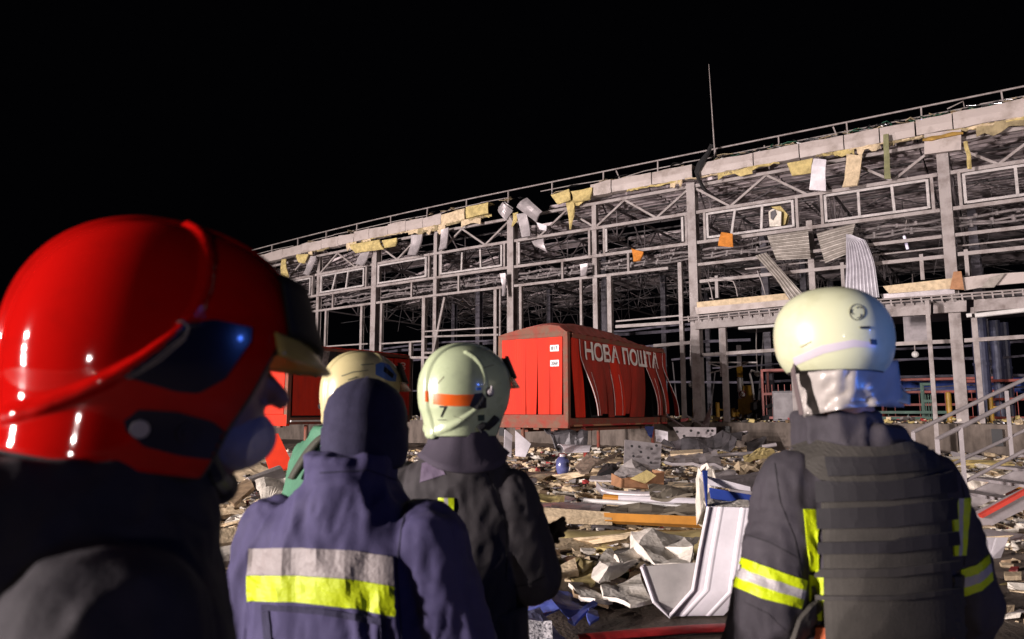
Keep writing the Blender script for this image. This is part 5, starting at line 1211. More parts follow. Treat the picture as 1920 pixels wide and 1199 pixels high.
def trousers(f, m, body, seed, hw=.2):
    b = MB(); torso(b, f, [(.72, hw - .02, .14, 0, 0), (.85, hw, .145, 0, 0), (1.0, hw - .015, .13, 0, 0)])
    for s_ in (-1, 1): limb(b, [f.p(.1 * s_, 0, .8), f.p(.11 * s_, .01, .48), f.p(.11 * s_, -.02, .12)], [.11 * f.k, .088 * f.k, .075 * f.k])
    union('trousers', b, .012, m, body, 3, folds(seed, .008))
    for s_ in (-1, 1):
        b = MB(); limb(b, [f.p(.11 * s_, -.03, .17), f.p(.11 * s_, -.035, .07)], [.06, .055]); limb(b, [f.p(.11 * s_, -.02, .055), f.p(.125 * s_, .16, .05)], [.055, .045])
        union('boot', b, .008, RUBBER, body, 3)

# ---- helmets
def superr(d, a, b_, cu, cd, p=2.25):
    c = cu if d.z > 0 else cd; return (abs(d.x / a) ** p + abs(d.y / b_) ** p + abs(d.z / c) ** p) ** (-1 / p)
def helmet(center, yaw, pitch, a, b_, cu, cd, zback, m, body, ridges=(), comb=.006, flare=.012, zfront=.035, name='helmet', waist=0.0, roll=0.0, rh=.006, rw=.05, rpx=None):
    """shell built on rays from its centre: local x forward, y left, z up"""
    Rm = Matrix.Rotation(-math.radians(yaw) + math.pi / 2, 3, 'Z') @ Matrix.Rotation(math.radians(pitch), 3, 'Y') @ Matrix.Rotation(math.radians(roll), 3, 'X')
    curves = []
    for rg in ridges:
        for s_ in (-1, 1):
            pts = []
            for x, z in rg:
                c = cu if z > 0 else cd; q = max(0.02, 1 - abs(x / a) ** 2.25 - abs(z / c) ** 2.25); pts.append((x, s_ * b_ * q ** (1 / 2.25), z))
            K = 60; curves.append([Vector(polyat(pts, i / K)).normalized() for i in range(K + 1)])
    if rpx:      # ridge line picked on the photograph, found on the shell
        pts = []; Ri = Rm.transposed()
        for px_, py_ in rpx:
            r_ = ray(px_, py_).normalized(); dist = (center - EYEV).length; best = None
            for k_ in range(400):
                q = Ri @ (EYEV + r_ * (dist - .25 + k_ * .001) - center); L_q = q.length
                gap = L_q - superr(q / L_q, a, b_, cu, cd)
                if best is None or gap < best[0]: best = (gap, q.copy())
                if gap <= 0: break
            pts.append(tuple(best[1].normalized()))
        K = 90; c0 = [Vector(polyat(pts, i / K)).normalized() for i in range(K + 1)]
        curves.append(c0); curves.append([Vector((v.x, -v.y, v.z)) for v in c0])
    carr = np.array([tuple(v) for c in curves for v in c]) if curves else None
    nu, nv = 220, 110; P = []
    for i in range(nu):
        ph = 2 * math.pi * i / nu; deg = abs(((math.degrees(ph) + 180) % 360) - 180)
        t_ = min(1, max(0, (deg - 38) / 26)); t_ = t_ * t_ * (3 - 2 * t_); zb = lerp(zfront, zback, t_)
        lo_, hi_ = .3, math.pi - .05
        for _ in range(24):
            mid = (lo_ + hi_) / 2; d = Vector((math.sin(mid) * math.cos(ph), math.sin(mid) * math.sin(ph), math.cos(mid)))
            if (d * superr(d, a, b_, cu, cd)).z > zb: lo_ = mid
            else: hi_ = mid
        row = []
        for j in range(nv + 1):
            th = lo_ * j / nv; d = Vector((math.sin(th) * math.cos(ph), math.sin(th) * math.sin(ph), math.cos(th))) if j else UP.copy()
            r = superr(d, a, b_, cu, cd); add = 0
            q = d * r
            if flare and q.z < zback * .45: u = (q.z - zback * .45) / (zback * .55); add += flare * u ** 2 - waist * math.sin(min(1, u) * math.pi)
            if comb and (q.z > -.02 or q.x < 0):
                e = abs(q.y) / .017; add += comb / (1 + math.exp((e - 1) * 11))
            if carr is not None:
                dm = np.sqrt(((carr - np.array([d.x, d.y, d.z])) ** 2).sum(1)).min(); add += rh * math.exp(-(dm / rw) ** 2)
            if j == nv: add += .001
            row.append(center + Rm @ (d * (r + add)))
        P.append(row)
    b = MB(); b.grid(P, .004, close_u=True); o = fix_normals(b.build(name, m, body, smooth=True))
    # rubber rim along the edge
    b = MB(); b.tube([r_[nv] for r_ in P] + [P[0][nv]], .0035, 6, False); b.build('helmet_rim', RUBBER if name != 'x' else m, o)
    def L(x, y, z): return center + Rm @ Vector((x, y, z))
    return o, L, Rm

# ================= firefighter on the right in the armoured vest
NAVY = mat('dark_turnout_cloth', (.040, .034, .043), .85, var=.3, vscale=9, bump=.35, bscale=260, bdist=0.002)
f4 = Fig(.85, 1.82, -4, 1.045)
hd4 = at(1562, 634, 1.78)
armsB = [((.17, 0, 1.33), (.25, -.03, 1.07), (.26, .12, .86), (0, .5, -.8), (-.7, .5, 0)), ((-.17, 0, 1.33), (-.25, -.03, 1.07), (-.26, .12, .86), (0, .5, -.8), (.7, .5, 0))]
arms4 = [((.15, 0, 1.33), (.215, -.03, 1.06), (.24, .12, .86), (0, .5, -.8), (-.7, .5, 0)), ((-.15, 0, 1.33), (-.24, -.03, 1.06), (-.25, .12, .86), (0, .5, -.8), (.7, .5, 0))]
p4 = body_mesh(f4, hd4 - UP * .03, 'firefighter seen from behind on the right in a pale helmet and armoured vest', arms4, 30)
rows4 = [(.80, .175, .15, 0, 0), (.95, .17, .145, 0, 0), (1.1, .175, .14, 0, 0), (1.22, .185, .14, 0, 0), (1.32, .18, .13, 0, 0), (1.375, .155, .12, 0, -.005), (1.415, .115, .10, 0, -.01), (1.45, .088, .09, 0, -.01)]
prox = MB(); torso(prox, f4, [(z, a_ + .004, d_ + .006, r_, o_) for z, a_, d_, r_, o_ in rows4]); PX4 = BVHTree.FromPolygons([Vector(v) for v in prox.v], prox.f)
gat4 = [(f4.p(-.27, -.05, 1.2), .16, .0025), (f4.p(.27, -.05, 1.2), .16, .0025)]
jk4 = jacket(f4, rows4, [([(-.155, -.005, 1.32), (-.24, -.03, 1.06), (-.255, .08, .88)], [.08, .076, .066]), ([(.15, -.005, 1.32), (.215, -.03, 1.06), (.225, .08, .88)], [.08, .074, .064])], NAVY, p4, 4, amp=.010, gather=gat4,
             collar=lambda b: loft(b, [ring(f4.p(xo, 0, z), f4.R, f4.F, a_ * 1.0, d_) for z, a_, d_, xo in ((1.35, .135, .12, -.01), (1.395, .11, .105, -.03), (1.435, .096, .098, -.045), (1.48, .092, .094, -.05))]))
trousers(f4, NAVY, p4, 5)
PALE = mat('pale_yellow_helmet', (.58, .60, .40), .36, col2=(.42, .42, .24), vscale=9, coat=.3, lo=.52, hi=.85, bump=.03, bscale=60, bdist=.002)
h4, L4, R4 = helmet(hd4, 30, 2, .150, .132, .118, .135, -.088, PALE, p4, comb=0, flare=-.004, zfront=.0, waist=0)
LIME = mat('lime_reflective', (.50, .62, .0), .5, spec=.4, var=.08, vscale=12, bump=.15, bscale=120)
SILV = mat('silver_reflective', (.42, .39, .39), .5, var=.15, vscale=15, bump=.15, bscale=120)
HB4 = bvh_of(h4); JB4 = bvh_of(jk4)
patch('helmet_stripe', [(1487, 671), (1540, 648), (1600, 637), (1640, 643)], [(1490, 686), (1545, 663), (1600, 651), (1642, 652)], HB4, .0012, mat('helmet_silver_band', (.55, .5, .55), .35, var=.1), h4, 40, 4, .002)
patch('helmet_mark', [(1631, 636), (1642, 637)], [(1632, 646), (1643, 647)], HB4, .003, INK, h4, 4, 4, .002)
patch('helmet_mark', [(1612, 613), (1630, 612)], [(1613, 617), (1631, 616)], HB4, .003, INK, h4, 6, 2, .002)
patch('scratch', [(1500, 650), (1520, 640)], [(1502, 653), (1521, 642)], HB4, .002, mat('faint_scratch', (.35, .33, .2), .6), h4, 6, 1, .0015)
for a0, a1, r_ in ((0, 6.283, 14), (.3, 2.2, 8), (2.4, 4.3, 8), (4.5, 6.1, 8)):
    pts = [(1607 + (r_) * math.cos(q), 586 + r_ * 1.05 * math.sin(q)) for q in np.linspace(a0, a1, 26)]
    if r_ < 14: cx_, cy_ = 1607 + 6 * math.cos((a0 + a1) / 2), 586 + 6 * math.sin((a0 + a1) / 2); pts = [(cx_ + 5 * math.cos(q), cy_ + 5 * math.sin(q)) for q in np.linspace(a0 - .8, a1 - .2, 14)]
    P = []
    for x, y in pts:
        h = HB4.ray_cast(EYEV, ray(x, y).normalized())
        if h[0] is not None: P.append(h[0] + h[1] * .0008)
    if len(P) > 2: b = MB(); b.tube(P, .0009, 5); b.build('emblem', INK, h4)
# silver neck curtain with a loose flap
ALU = mat('aluminised_fabric', (.46, .42, .39), .34, metal=.2, var=.15, vscale=6, bump=.12, bscale=20)
P = []; top = [(1490, 688), (1530, 694), (1590, 688), (1640, 680), (1682, 676)]; bot = [(1507, 782), (1545, 774), (1590, 766), (1645, 762), (1694, 764)]
cN = hd4 - UP * .1
for i in range(33):
    u = i / 32; a = polyat(top, u); c = polyat(bot, u); an = math.pi * (1.02 + .96 * u); row = []
    for j in range(9):
        v = j / 8; x = lerp(a[0], c[0], v); y = lerp(a[1], c[1], v)
        Yd = 1.78 - .108 * math.sin(math.pi * min(1, max(0, u))) * (1 - .12 * v) - .008 + .006 * math.sin(u * 22 + v * 5) * v + .03 * nz((u * 3.4, v * 2 + u * 3, 0), 1.8, 3) * (.3 + v)
        row.append(at(x, y, Yd))
    P.append(row)
b = MB(); b.grid(P, .002); nk = fix_normals(b.build('neck_curtain', ALU, p4, smooth=True))
P = [[at(lerp(1640, 1705, u), lerp(700, 742, u) + 0 * v + (42 - 24 * u) * v, 1.74 + .05 * u + .03 * math.sin(v * 3 + u * 2)) for v in np.linspace(0, 1, 6)] for u in np.linspace(0, 1, 9)]
b = MB(); b.grid(P, .003); fix_normals(b.build('curtain_flap', mat('flap_cloth', (.5, .46, .33), .6, var=.2), p4, smooth=True))
b = MB(); b.tube([at(1655, 690, 1.74), at(1680, 712, 1.76), at(1698, 733, 1.78)], .002, 5); b.build('chin_strap', SHEETG, p4)
b = MB(); b.grid([[at(1483, 668, 1.75), at(1484, 700, 1.75), at(1500, 778, 1.74)], [at(1489, 672, 1.72), at(1492, 703, 1.71), at(1508, 778, 1.71)]], .002); fix_normals(b.build('curtain_edge', mat('brown_trim', (.12, .09, .09), .7), p4))
# vest
VEST = mat('olive_vest_cloth', (.042, .037, .031), .8, var=.35, vscale=8, bump=.4, bscale=200, bdist=0.002)
WEB = mat('black_webbing', (.014, .012, .015), .75, var=.3, bump=.3, bscale=300, bdist=0.002)
vp = patch('back_plate', [(1536, 905), (1640, 898), (1762, 886)], [(1550, 1215), (1670, 1215), (1780, 1202)], PX4, .030, VEST, p4, 26, 26, .028)
md = vp.modifiers.new('s', 'SMOOTH'); md.iterations = 12
VB = None
patch('yoke', [(1482, 848), (1530, 832), (1580, 842), (1650, 842), (1700, 830), (1765, 862)], [(1540, 902), (1570, 906), (1610, 908), (1660, 904), (1710, 894), (1765, 882)], PX4, .016, VEST, p4, 30, 10, .012)
patch('yoke_webbing', [(1550, 866), (1640, 862), (1735, 852)], [(1556, 896), (1640, 890), (1740, 880)], PX4, .022, WEB, p4, 24, 5, .005)
hts = [(0.0, .11), (.148, .27), (.34, .41), (.50, .55), (.66, .69)]
for k_, (v0, v1) in enumerate(hts):
    def ed(v): return [(lerp(1534, 1549, v), lerp(908, 1215, v)), (lerp(1650, 1672, v), lerp(903, 1217, v)), (lerp(1762, 1781, v), lerp(888, 1203, v))]
    patch('webbing_strap', ed(v0), ed(v1), PX4, .037, WEB if k_ < 3 else mat('worn_webbing', (.032, .028, .026), .8, var=.3), p4, 26, 4, .008)
patch('side_strap', [(1490, 1160), (1535, 1098)], [(1470, 1215), (1545, 1140)], JB4, .02, VEST, p4, 10, 6, .012)
patch('side_strap', [(1772, 1080), (1800, 1075)], [(1778, 1215), (1812, 1215)], JB4, .02, VEST, p4, 6, 14, .012)
def stripe3(name, T, B, bvh, parent, offs=.004, mats=(None,)):
    def mix(f_): return [(lerp(a[0], c[0], f_), lerp(a[1], c[1], f_)) for a, c in zip(T, B)]
    patch(name, mix(0), mix(.34), bvh, offs, LIME, parent, 24, 3); patch(name, mix(.34), mix(.68), bvh, offs + .0008, SILV, parent, 24, 3); patch(name, mix(.68), mix(1), bvh, offs, LIME, parent, 24, 3)
stripe3('sleeve_band', [(1374, 1040), (1440, 1064), (1512, 1090)], [(1360, 1092), (1430, 1122), (1502, 1140)], JB4, p4)
stripe3('sleeve_band', [(1800, 1068), (1830, 1060), (1852, 1040)], [(1808, 1118), (1838, 1108), (1860, 1088)], JB4, p4)
patch('back_stripe', [(1506, 955), (1532, 957)], [(1517, 1070), (1536, 1072)], JB4, .005, LIME, p4, 5, 16)
patch('back_stripe', [(1516, 1078), (1545, 1080)], [(1517, 1163), (1545, 1163)], JB4, .005, LIME, p4, 5, 12)
def vst(x0, x1, y0, y1, dx):
    for a, c, m_ in ((0, .36, LIME), (.36, .62, SILV), (.62, 1, LIME)):
        patch('back_stripe', [(lerp(x0, x1, a), y0), (lerp(x0, x1, c), y0)], [(lerp(x0, x1 - 12, a) + dx, y1), (lerp(x0, x1 - 12, c) + dx, y1)], JB4, .005, m_, p4, 4, 14)
vst(1783, 1818, 935, 1042, 4)
SEAM = mat('seam_black', (.008, .007, .009), .9)
for T_ in ([(1452, 868), (1462, 940), (1490, 1010), (1502, 1080)], [(1470, 1180), (1440, 1150), (1395, 1128)], [(1802, 905), (1815, 980), (1806, 1060)], [(1392, 1000), (1440, 1015), (1500, 1048)]):
    patch('seam', T_, [(x + 2, y + 2) for x, y in T_], JB4, .0012, SEAM, p4, 26, 1, .0018)
# orange pack at the belt
patch('orange_bag', [(1535, 1172), (1780, 1180)], [(1530, 1240), (1780, 1240)], JB4, .02, mat('orange_bag_cloth', (.45, .09, .02), .7, var=.4), p4, 16, 6, .02)

# ================= purple jacket and navy hat
PURP = mat('purple_blue_jacket_cloth', (.050, .042, .115), .85, var=.15, vscale=8, bump=.3, bscale=300, bdist=0.002)
HATM = mat('navy_fleece', (.024, .021, .058), .95, var=.2, vscale=30, bump=.6, bscale=400, bdist=0.002)
f2 = Fig(-.362, 1.66, 17, .985)
hd2 = at(686, 797, 1.70)
arms2 = [((.175, 0, 1.32), (.25, .03, 1.05), (.22, .2, .92), (0, .6, -.6), (-.7, .4, 0)), ((-.175, 0, 1.32), (-.26, .0, 1.06), (-.25, .12, .9), (0, .5, -.8), (.7, .5, 0))]
p2 = body_mesh(f2, hd2 - UP * .032, 'person seen from behind in a purple blue jacket with lime back stripe and navy hat', arms2, 22, dz=-.06)
rows2 = [(.80, .215, .16, 0, 0), (.95, .215, .155, 0, 0), (1.1, .215, .15, 0, 0), (1.2, .22, .145, 0, 0), (1.29, .215, .135, 0, 0), (1.335, .185, .12, 0, 0), (1.375, .13, .105, 0, 0), (1.42, .09, .095, 0, .0)]
jk2 = jacket(f2, rows2, [([(-.18, 0, 1.29), (-.26, .0, 1.06), (-.25, .12, .9)], [.088, .080, .07]), ([(.185, 0, 1.29), (.25, .03, 1.05), (.22, .2, .92)], [.09, .085, .07])], PURP, p2, 14, amp=.009,
             gather=[(f2.p(.22, -.03, 1.15), .14, .003), (f2.p(0, -.08, 1.42), .09, .003)],
             collar=lambda b: loft(b, [ring(f2.p(.0, .0, z), f2.R, f2.F, a_, d_) for z, a_, d_ in ((1.33, .15, .12), (1.38, .118, .11), (1.42, .092, .098), (1.45, .090, .098), (1.478, .095, .102))]))
trousers(f2, PURP, p2, 15)
P = []; hy2 = math.radians(20); HF = Vector((math.sin(hy2), math.cos(hy2), 0)); HR = Vector((math.cos(hy2), -math.sin(hy2), 0))
rws = [(-.098, .088), (-.085, .096), (-.06, .101), (-.03, .102), (-.008, .1025), (-.002, .0985), (.03, .0975), (.06, .088), (.082, .070), (.097, .048), (.106, .026), (.110, .001)]
for i in range(64):
    t = 2 * math.pi * i / 64; row = []
    for z, r_ in rws:
        sd = abs(math.sin(t)) ** 8
        seam = .003 * math.exp(-((math.cos(t - .25)) / .06) ** 2) if z > 0 else .0025 * math.exp(-((math.cos(t - .25)) / .05) ** 2)
        r2 = r_ - seam + .002 * nz((math.cos(t) * 2, math.sin(t) * 2, z * 20), 1.5)
        row.append(hd2 + HR * (math.cos(t) * r2 * .93) + HF * (math.sin(t) * r2 * 1.1) + UP * z)
    P.append(row)
b = MB(); b.grid(P, .004, close_u=True); fix_normals(b.build('knit_hat', HATM, p2, smooth=True))
JB2 = bvh_of(jk2)
patch('back_band', [(467, 1029), (560, 1028), (660, 1033), (737, 1045)], [(464, 1079), (560, 1079), (660, 1086), (737, 1099)], JB2, .004, mat('grey_reflective', (.27, .235, .23), .55, var=.15, vscale=14, bump=.2, bscale=100), p2, 30, 6)
patch('back_band', [(464, 1080), (560, 1080), (660, 1087), (737, 1100)], [(466, 1127), (560, 1129), (660, 1140), (740, 1156)], JB2, .0045, LIME, p2, 30, 6)
patch('dark_tape', [(492, 1134), (600, 1140), (724, 1160)], [(492, 1144), (600, 1152), (724, 1174)], JB2, .004, HATM, p2, 20, 2)
patch('dark_tape', [(492, 1146), (506, 1146)], [(500, 1230), (514, 1230)], JB2, .004, HATM, p2, 3, 10)
patch('seam', [(772, 918), (752, 985), (742, 1060), (752, 1199)], [(775, 918), (755, 985), (745, 1060), (755, 1199)], JB2, .0015, HATM, p2, 30, 1, .002)
patch('seam', [(600, 886), (690, 880), (760, 905)], [(600, 889), (690, 883), (760, 908)], JB2, .0015, HATM, p2, 20, 1, .002)
patch('dark_tape', [(712, 1174), (724, 1176)], [(712, 1230), (724, 1230)], JB2, .004, HATM, p2, 3, 8)

# ================= firefighter with helmet number seven
BLK3 = mat('black_turnout_cloth', (.030, .025, .028), .8, var=.35, vscale=8, bump=.35, bscale=240, bdist=0.002)
f3 = Fig(-.150, 2.13, 12, 1.02)
hd3 = at(873, 732, 2.05)
arms3 = [((.14, 0, 1.30), (.205, .02, 1.09), (.18, .20, 1.10), (-.3, .8, .25), (-.7, 0, .5)), ((-.15, 0, 1.32), (-.235, .0, 1.07), (-.18, .18, .95), (0, .8, 0), (.7, .3, .3))]
p3 = body_mesh(f3, hd3 - UP * .03, 'firefighter in black jacket with a pale green helmet marked with number seven', arms3, 50)
rows3 = [(.80, .17, .14, 0, 0), (.95, .165, .135, 0, 0), (1.1, .17, .13, 0, 0), (1.22, .175, .125, 0, 0), (1.30, .168, .115, 0, 0), (1.355, .145, .105, 0, 0), (1.40, .105, .09, 0, 0), (1.44, .085, .085, 0, .0)]
jk3 = jacket(f3, rows3, [([(-.15, 0, 1.295), (-.235, .0, 1.07), (-.19, .16, .96)], [.078, .072, .06]), ([(.14, 0, 1.285), (.205, .015, 1.08), (.195, .15, 1.08)], [.078, .072, .06])], BLK3, p3, 24, amp=.009, gather=[(f3.p(.2, 0, 1.22), .10, .002)])
trousers(f3, BLK3, p3, 25)
b = MB(); hand(b, f3.p(.195, .21, 1.105), f3.F * .75 + f3.R * .05 + UP * .35, UP * .8 + f3.R * .3, .98, .45, 1.25); limb(b, [f3.p(.21, .14, 1.085), f3.p(.205, .22, 1.10)], [.045, .036])
union('glove', b, .004, BLK3, p3, 3)
# cowl under the helmet
COWL = mat('cowl_cloth', (.052, .041, .062), .9, var=.15, bump=.35, bscale=260, bdist=0.002)
P = []
for i in range(40):
    t = 2 * math.pi * i / 40; row = []
    for z, r_ in ((.0, .082), (-.03, .086), (-.055, .097), (-.078, .114), (-.09, .126)):
        r2 = r_ + .006 * nz((math.cos(t) * 2, math.sin(t) * 2, z * 12), 1.3, 4) * (1 + abs(z) * 14)
        row.append(Vector((hd3.x - .005, hd3.y - .015, hd3.z - .10)) + Vector((math.cos(t) * r2 * 1.0, math.sin(t) * r2 * .95, z + .012 * math.sin(t * 2 + 1) * abs(z) * 12 - .02 * max(0, math.sin(-t)) * abs(z) * 10)))
    P.append(row)
b = MB(); b.grid(P, .006, close_u=True); fix_normals(b.build('neck_cowl', COWL, p3, smooth=True))
GRN = mat('pale_green_helmet', (.50, .58, .36), .26, col2=(.36, .41, .27), vscale=11, coat=.5, lo=.55, hi=.85, bump=.03, bscale=60, bdist=.002)
h3, L3, R3 = helmet(hd3, 52, 0, .132, .109, .121, .154, -.113, GRN, p3, rpx=[(740 + x / 4.612, 640 + y / 4.612) for x, y in ((622, 110), (690, 150), (745, 220), (772, 310), (780, 400), (768, 470), (730, 550), (680, 605), (600, 665), (520, 710), (430, 742), (350, 760))], comb=.008, flare=.013, waist=.004, rh=.0065, rw=.04)
HB3 = bvh_of(h3)
def c1(pts): return [(740 + x / 4.612, 640 + y / 4.612) for x, y in pts]
OR7 = mat('orange_sticker', (.85, .13, .01), .4)
patch('orange_band', c1([(332, 450), (430, 458), (540, 464), (690, 462)]), c1([(334, 545), (430, 558), (540, 563), (645, 560)]), HB3, .0012, OR7, h3, 30, 4, .0018)
patch('orange_band', c1([(257, 430), (288, 432)]), c1([(262, 522), (292, 526)]), HB3, .0012, OR7, h3, 6, 4, .0018)
patch('side_sticker', c1([(690, 455), (760, 447), (790, 500)]), c1([(645, 560), (700, 592), (790, 575)]), HB3, .0022, INK, h3, 14, 8, .0025)
patch('blue_sticker', c1([(705, 402), (745, 402)]), c1([(705, 424), (745, 424)]), HB3, .0018, mat('blue_sticker', (.05, .2, .8), .4), h3, 6, 4, .0015)
patch('dark_emblem', c1([(718, 640), (775, 636)]), c1([(720, 690), (775, 688)]), HB3, .0015, mat('emblem_dark_green', (.03, .06, .04), .5), h3, 6, 5, .0015)
for T_ in (((905, 690), (925, 684)), ((820, 720), (832, 706)), ((850, 780), (880, 790))):
    patch('scuff', list(T_), [(x + 1, y + 1.1) for x, y in T_], HB3, .0008, mat('scuff_brown', (.2, .2, .12), .7), h3, 10, 1, .001)
ptext('helmet_number', '7', c1([(394, 658), (440, 658), (452, 560), (388, 560)]), HB3, INK, h3, .002, .0)
patch('number_line', c1([(375, 678), (448, 678)]), c1([(375, 683), (448, 683)]), HB3, .0018, INK, h3, 6, 1, .0015)
def hit(bvh, x, y, off=.0):
    h = bvh.ray_cast(EYEV, ray(x, y).normalized()); return (h[0] + h[1] * off, h[1]) if h[0] is not None else (None, None)
q, n = hit(HB3, *c1([(812, 440)])[0])
if q is not None:
    b = MB(); b.tube([q - n * .004, q + n * .012], .0085, 16); b.tube([q + n * .012, q + n * .016], .005, 12); b.tube([q + n * .012, q + n * .014 + UP * .016], .0025, 8); b.build('visor_pivot', SHEETG, h3)
    b = MB(); b.tube([q - n * .006, q + n * .006], .0135, 16); b.build('pivot_base', RUBBER, h3)
# rim straps at the lower front edge
Pq = [hit(HB3, *c1([p_])[0], .004)[0] for p_ in ((722, 765), (760, 730), (800, 735), (840, 700), (872, 660))]
Pq = [p_ for p_ in Pq if p_ is not None]
if len(Pq) > 2: b = MB(); b.tube(Pq, [.011] * len(Pq), 8); b.build('side_buckle', RUBBER, h3)
def front_visor(h, L, a, b_, col_m, dark_m, s=1.0, peakz=.035):
    """raised visor holder and the clear visor above the face opening"""
    P = []
    for i in range(25):
        t = math.radians(-52 + 104 * i / 24); x = a * math.cos(t); y = b_ * math.sin(t); row = []
        for v in np.linspace(0, 1, 6): row.append(L(x * (1.15 - .24 * v) + .008, y * (1.05 - .1 * v), peakz + .006 + .07 * v * s))
        P.append(row)
    b = MB(); b.grid(P, .005); fix_normals(b.build('visor_holder', dark_m, h, smooth=True))
    P = []
    for i in range(25):
        t = math.radians(-56 + 112 * i / 24); x = a * math.cos(t); y = b_ * math.sin(t); row = []
        for v in np.linspace(0, 1, 5): row.append(L(x * (1.06 + .20 * v * math.cos(t)) + .005, y * (1.05 + .04 * v), peakz + .004 - .026 * v))
        P.append(row)
    b = MB(); b.grid(P, .002); fix_normals(b.build('visor', col_m, h, smooth=True))
DKG = mat('visor_holder_black', (.008, .008, .009), .65, spec=.25)
VIS = mat('amber_visor', (.55, .36, .16), .12, trans=.75, alpha=.8)
front_visor(h3, L3, .132, .109, VIS, DKG, .85, .03)
JB3 = bvh_of(jk3)
for a, c, m_ in ((0, .34, LIME), (.34, .6, SILV), (.6, 1, LIME)):
    patch('shoulder_stripe', [(lerp(823, 851, a), 934), (lerp(823, 851, c), 934)], [(lerp(830, 852, a), 992), (lerp(830, 852, c), 992)], JB3, .005, m_, p3, 4, 10)
for T_ in ([(905, 872), (930, 920), (950, 1000), (948, 1090)], [(960, 1100), (990, 1095), (1020, 1080)]):
    patch('seam', T_, [(x + 2, y + 2) for x, y in T_], JB3, .0012, SEAM, p3, 26, 1, .0018)
patch('shoulder_patch', [(792, 870), (818, 862)], [(788, 905), (836, 890)], JB3, .003, mat('purple_patch', (.11, .08, .13), .8), p3, 8, 6)

# ================= firefighter in a green jacket behind the navy hat
GJ = mat('green_jacket_cloth', (.06, .19, .11), .75, var=.2, vscale=8, bump=.3, bscale=200, bdist=0.002)
f5 = Fig(-.66, 2.82, 40, 1.04)
hd5 = at(679, 733, 2.72)
p5 = body_mesh(f5, hd5 - UP * .03, 'firefighter in green jacket and yellow helmet mostly hidden behind the navy hat', armsB, 55)
jk5 = jacket(f5, [(z, a_ * 1.12, d_ * 1.1, r_, o_) for z, a_, d_, r_, o_ in rows3], [([(-.17, 0, 1.30), (-.25, .0, 1.06), (-.22, .15, .9)], [.085, .08, .065]), ([(.165, 0, 1.29), (.25, .0, 1.06), (.24, .15, .92)], [.085, .08, .065])], GJ, p5, 34, vox=.010)
trousers(f5, BLK3, p5, 35)
b = MB(); P = []
for t in np.linspace(0, 1, 14):
    x = lerp(612, 541, t ** .8); y = lerp(812, 897, t ** 1.3); P.append([at(x - 2, y, 2.66 + .05 * t), at(x + 7 + 5 * math.sin(t * 3), y + 3, 2.63 + .05 * t), at(x + 13 + 7 * math.sin(t * 3), y + 2, 2.68 + .05 * t)])
b.grid(P, .008); fix_normals(b.build('hood_edge', mat('dark_olive_hood', (.05, .05, .035), .8, var=.3), p5, smooth=True))
YHL = mat('yellow_white_helmet', (.62, .54, .28), .34, col2=(.42, .36, .18), vscale=9, coat=.3, lo=.55, hi=.8)
h5, L5, R5 = helmet(hd5, 52, 4, .150, .124, .138, .175, -.12, YHL, p5, ridges=[[(.03, .136), (.025, .1), (.02, .03), (.0, -.02), (-.03, -.06), (-.075, -.095), (-.12, -.11)]], comb=.006, rh=.006, rw=.055)
HB5 = bvh_of(h5)
def c5(pts): return [(480 + x / 3.747, 640 + y / 3.747) for x, y in pts]
for T_ in ([(640, 705), (662, 697), (690, 694)], [(652, 712), (668, 706)], [(628, 735), (640, 722)], [(676, 684), (700, 682)]):
    patch('scuff', T_, [(x + 1, y + 1.6) for x, y in T_], HB5, .0012, mat('scuff_brown', (.16, .12, .06), .7), h5, 14, 1, .0014)
patch('blue_side_plate', c5([(840, 165), (880, 150), (930, 165), (985, 240)]), c5([(840, 235), (880, 255), (930, 280), (980, 285)]), HB5, .002, mat('blue_plate', (.08, .16, .42), .4), h5, 16, 8, .002)
patch('plate_mark', c5([(900, 180), (965, 235)]), c5([(895, 215), (955, 262)]), HB5, .0035, INK, h5, 8, 4, .001)
front_visor(h5, L5, .150, .124, VIS, DKG)
q = at(604, 762, 2.66); b = MB(); b.tube([q, q + Vector((.0, -.012, 0))], .012, 14); b.tube([q + Vector((0, -.012, 0)), q + Vector((0, -.02, 0))], .006, 10); b.build('chrome_knob', mat('chrome', (.8, .8, .82), .12, metal=1), h5)

# ================= near firefighter in the red helmet
DRK1 = mat('dark_grey_jacket', (.026, .021, .028), .85, var=.45, vscale=5, bump=.3, bscale=160, bdist=0.002)
f1 = Fig(-.475, .82, 52, 1.02)
hd1 = at(308, 656, .86)
p1 = body_mesh(f1, Vector((hd1.x + .02, hd1.y + .015, hd1.z - .035)), 'nearest firefighter in a glossy red helmet and dark jacket at the left edge', armsB, 60, vox=.006)
rows1 = [(.80, .21, .16, 0, 0), (.95, .205, .155, 0, 0), (1.1, .215, .15, 0, 0), (1.22, .225, .15, 0, 0), (1.31, .22, .145, 0, 0), (1.37, .185, .13, 0, 0), (1.42, .14, .12, 0, .01), (1.46, .11, .11, 0, .015)]
jk1 = jacket(f1, rows1, [([(-.17, 0, 1.32), (-.27, .0, 1.08), (-.24, .12, .9)], [.085, .08, .065]), ([(.165, 0, 1.32), (.25, .0, 1.08), (.24, .12, .92)], [.088, .08, .065])], DRK1, p1, 44, vox=.006, amp=.006,
             collar=lambda b: loft(b, [ring(f1.p(.0, z_f, z), f1.R, f1.F, a_, d_) for z, a_, d_, z_f in ((1.32, .19, .15, -.01), (1.365, .18, .155, -.03), (1.41, .165, .15, -.05), (1.445, .148, .145, -.05), (1.472, .12, .13, -.035))]))
trousers(f1, DRK1, p1, 45)
REDH = mat('glossy_red_helmet', (.44, .004, .003), .6, coat=1.0, spec=.0, col2=(.26, .004, .003), vscale=9, lo=.5, hi=.8, bump=.02, bscale=70, bdist=.002)
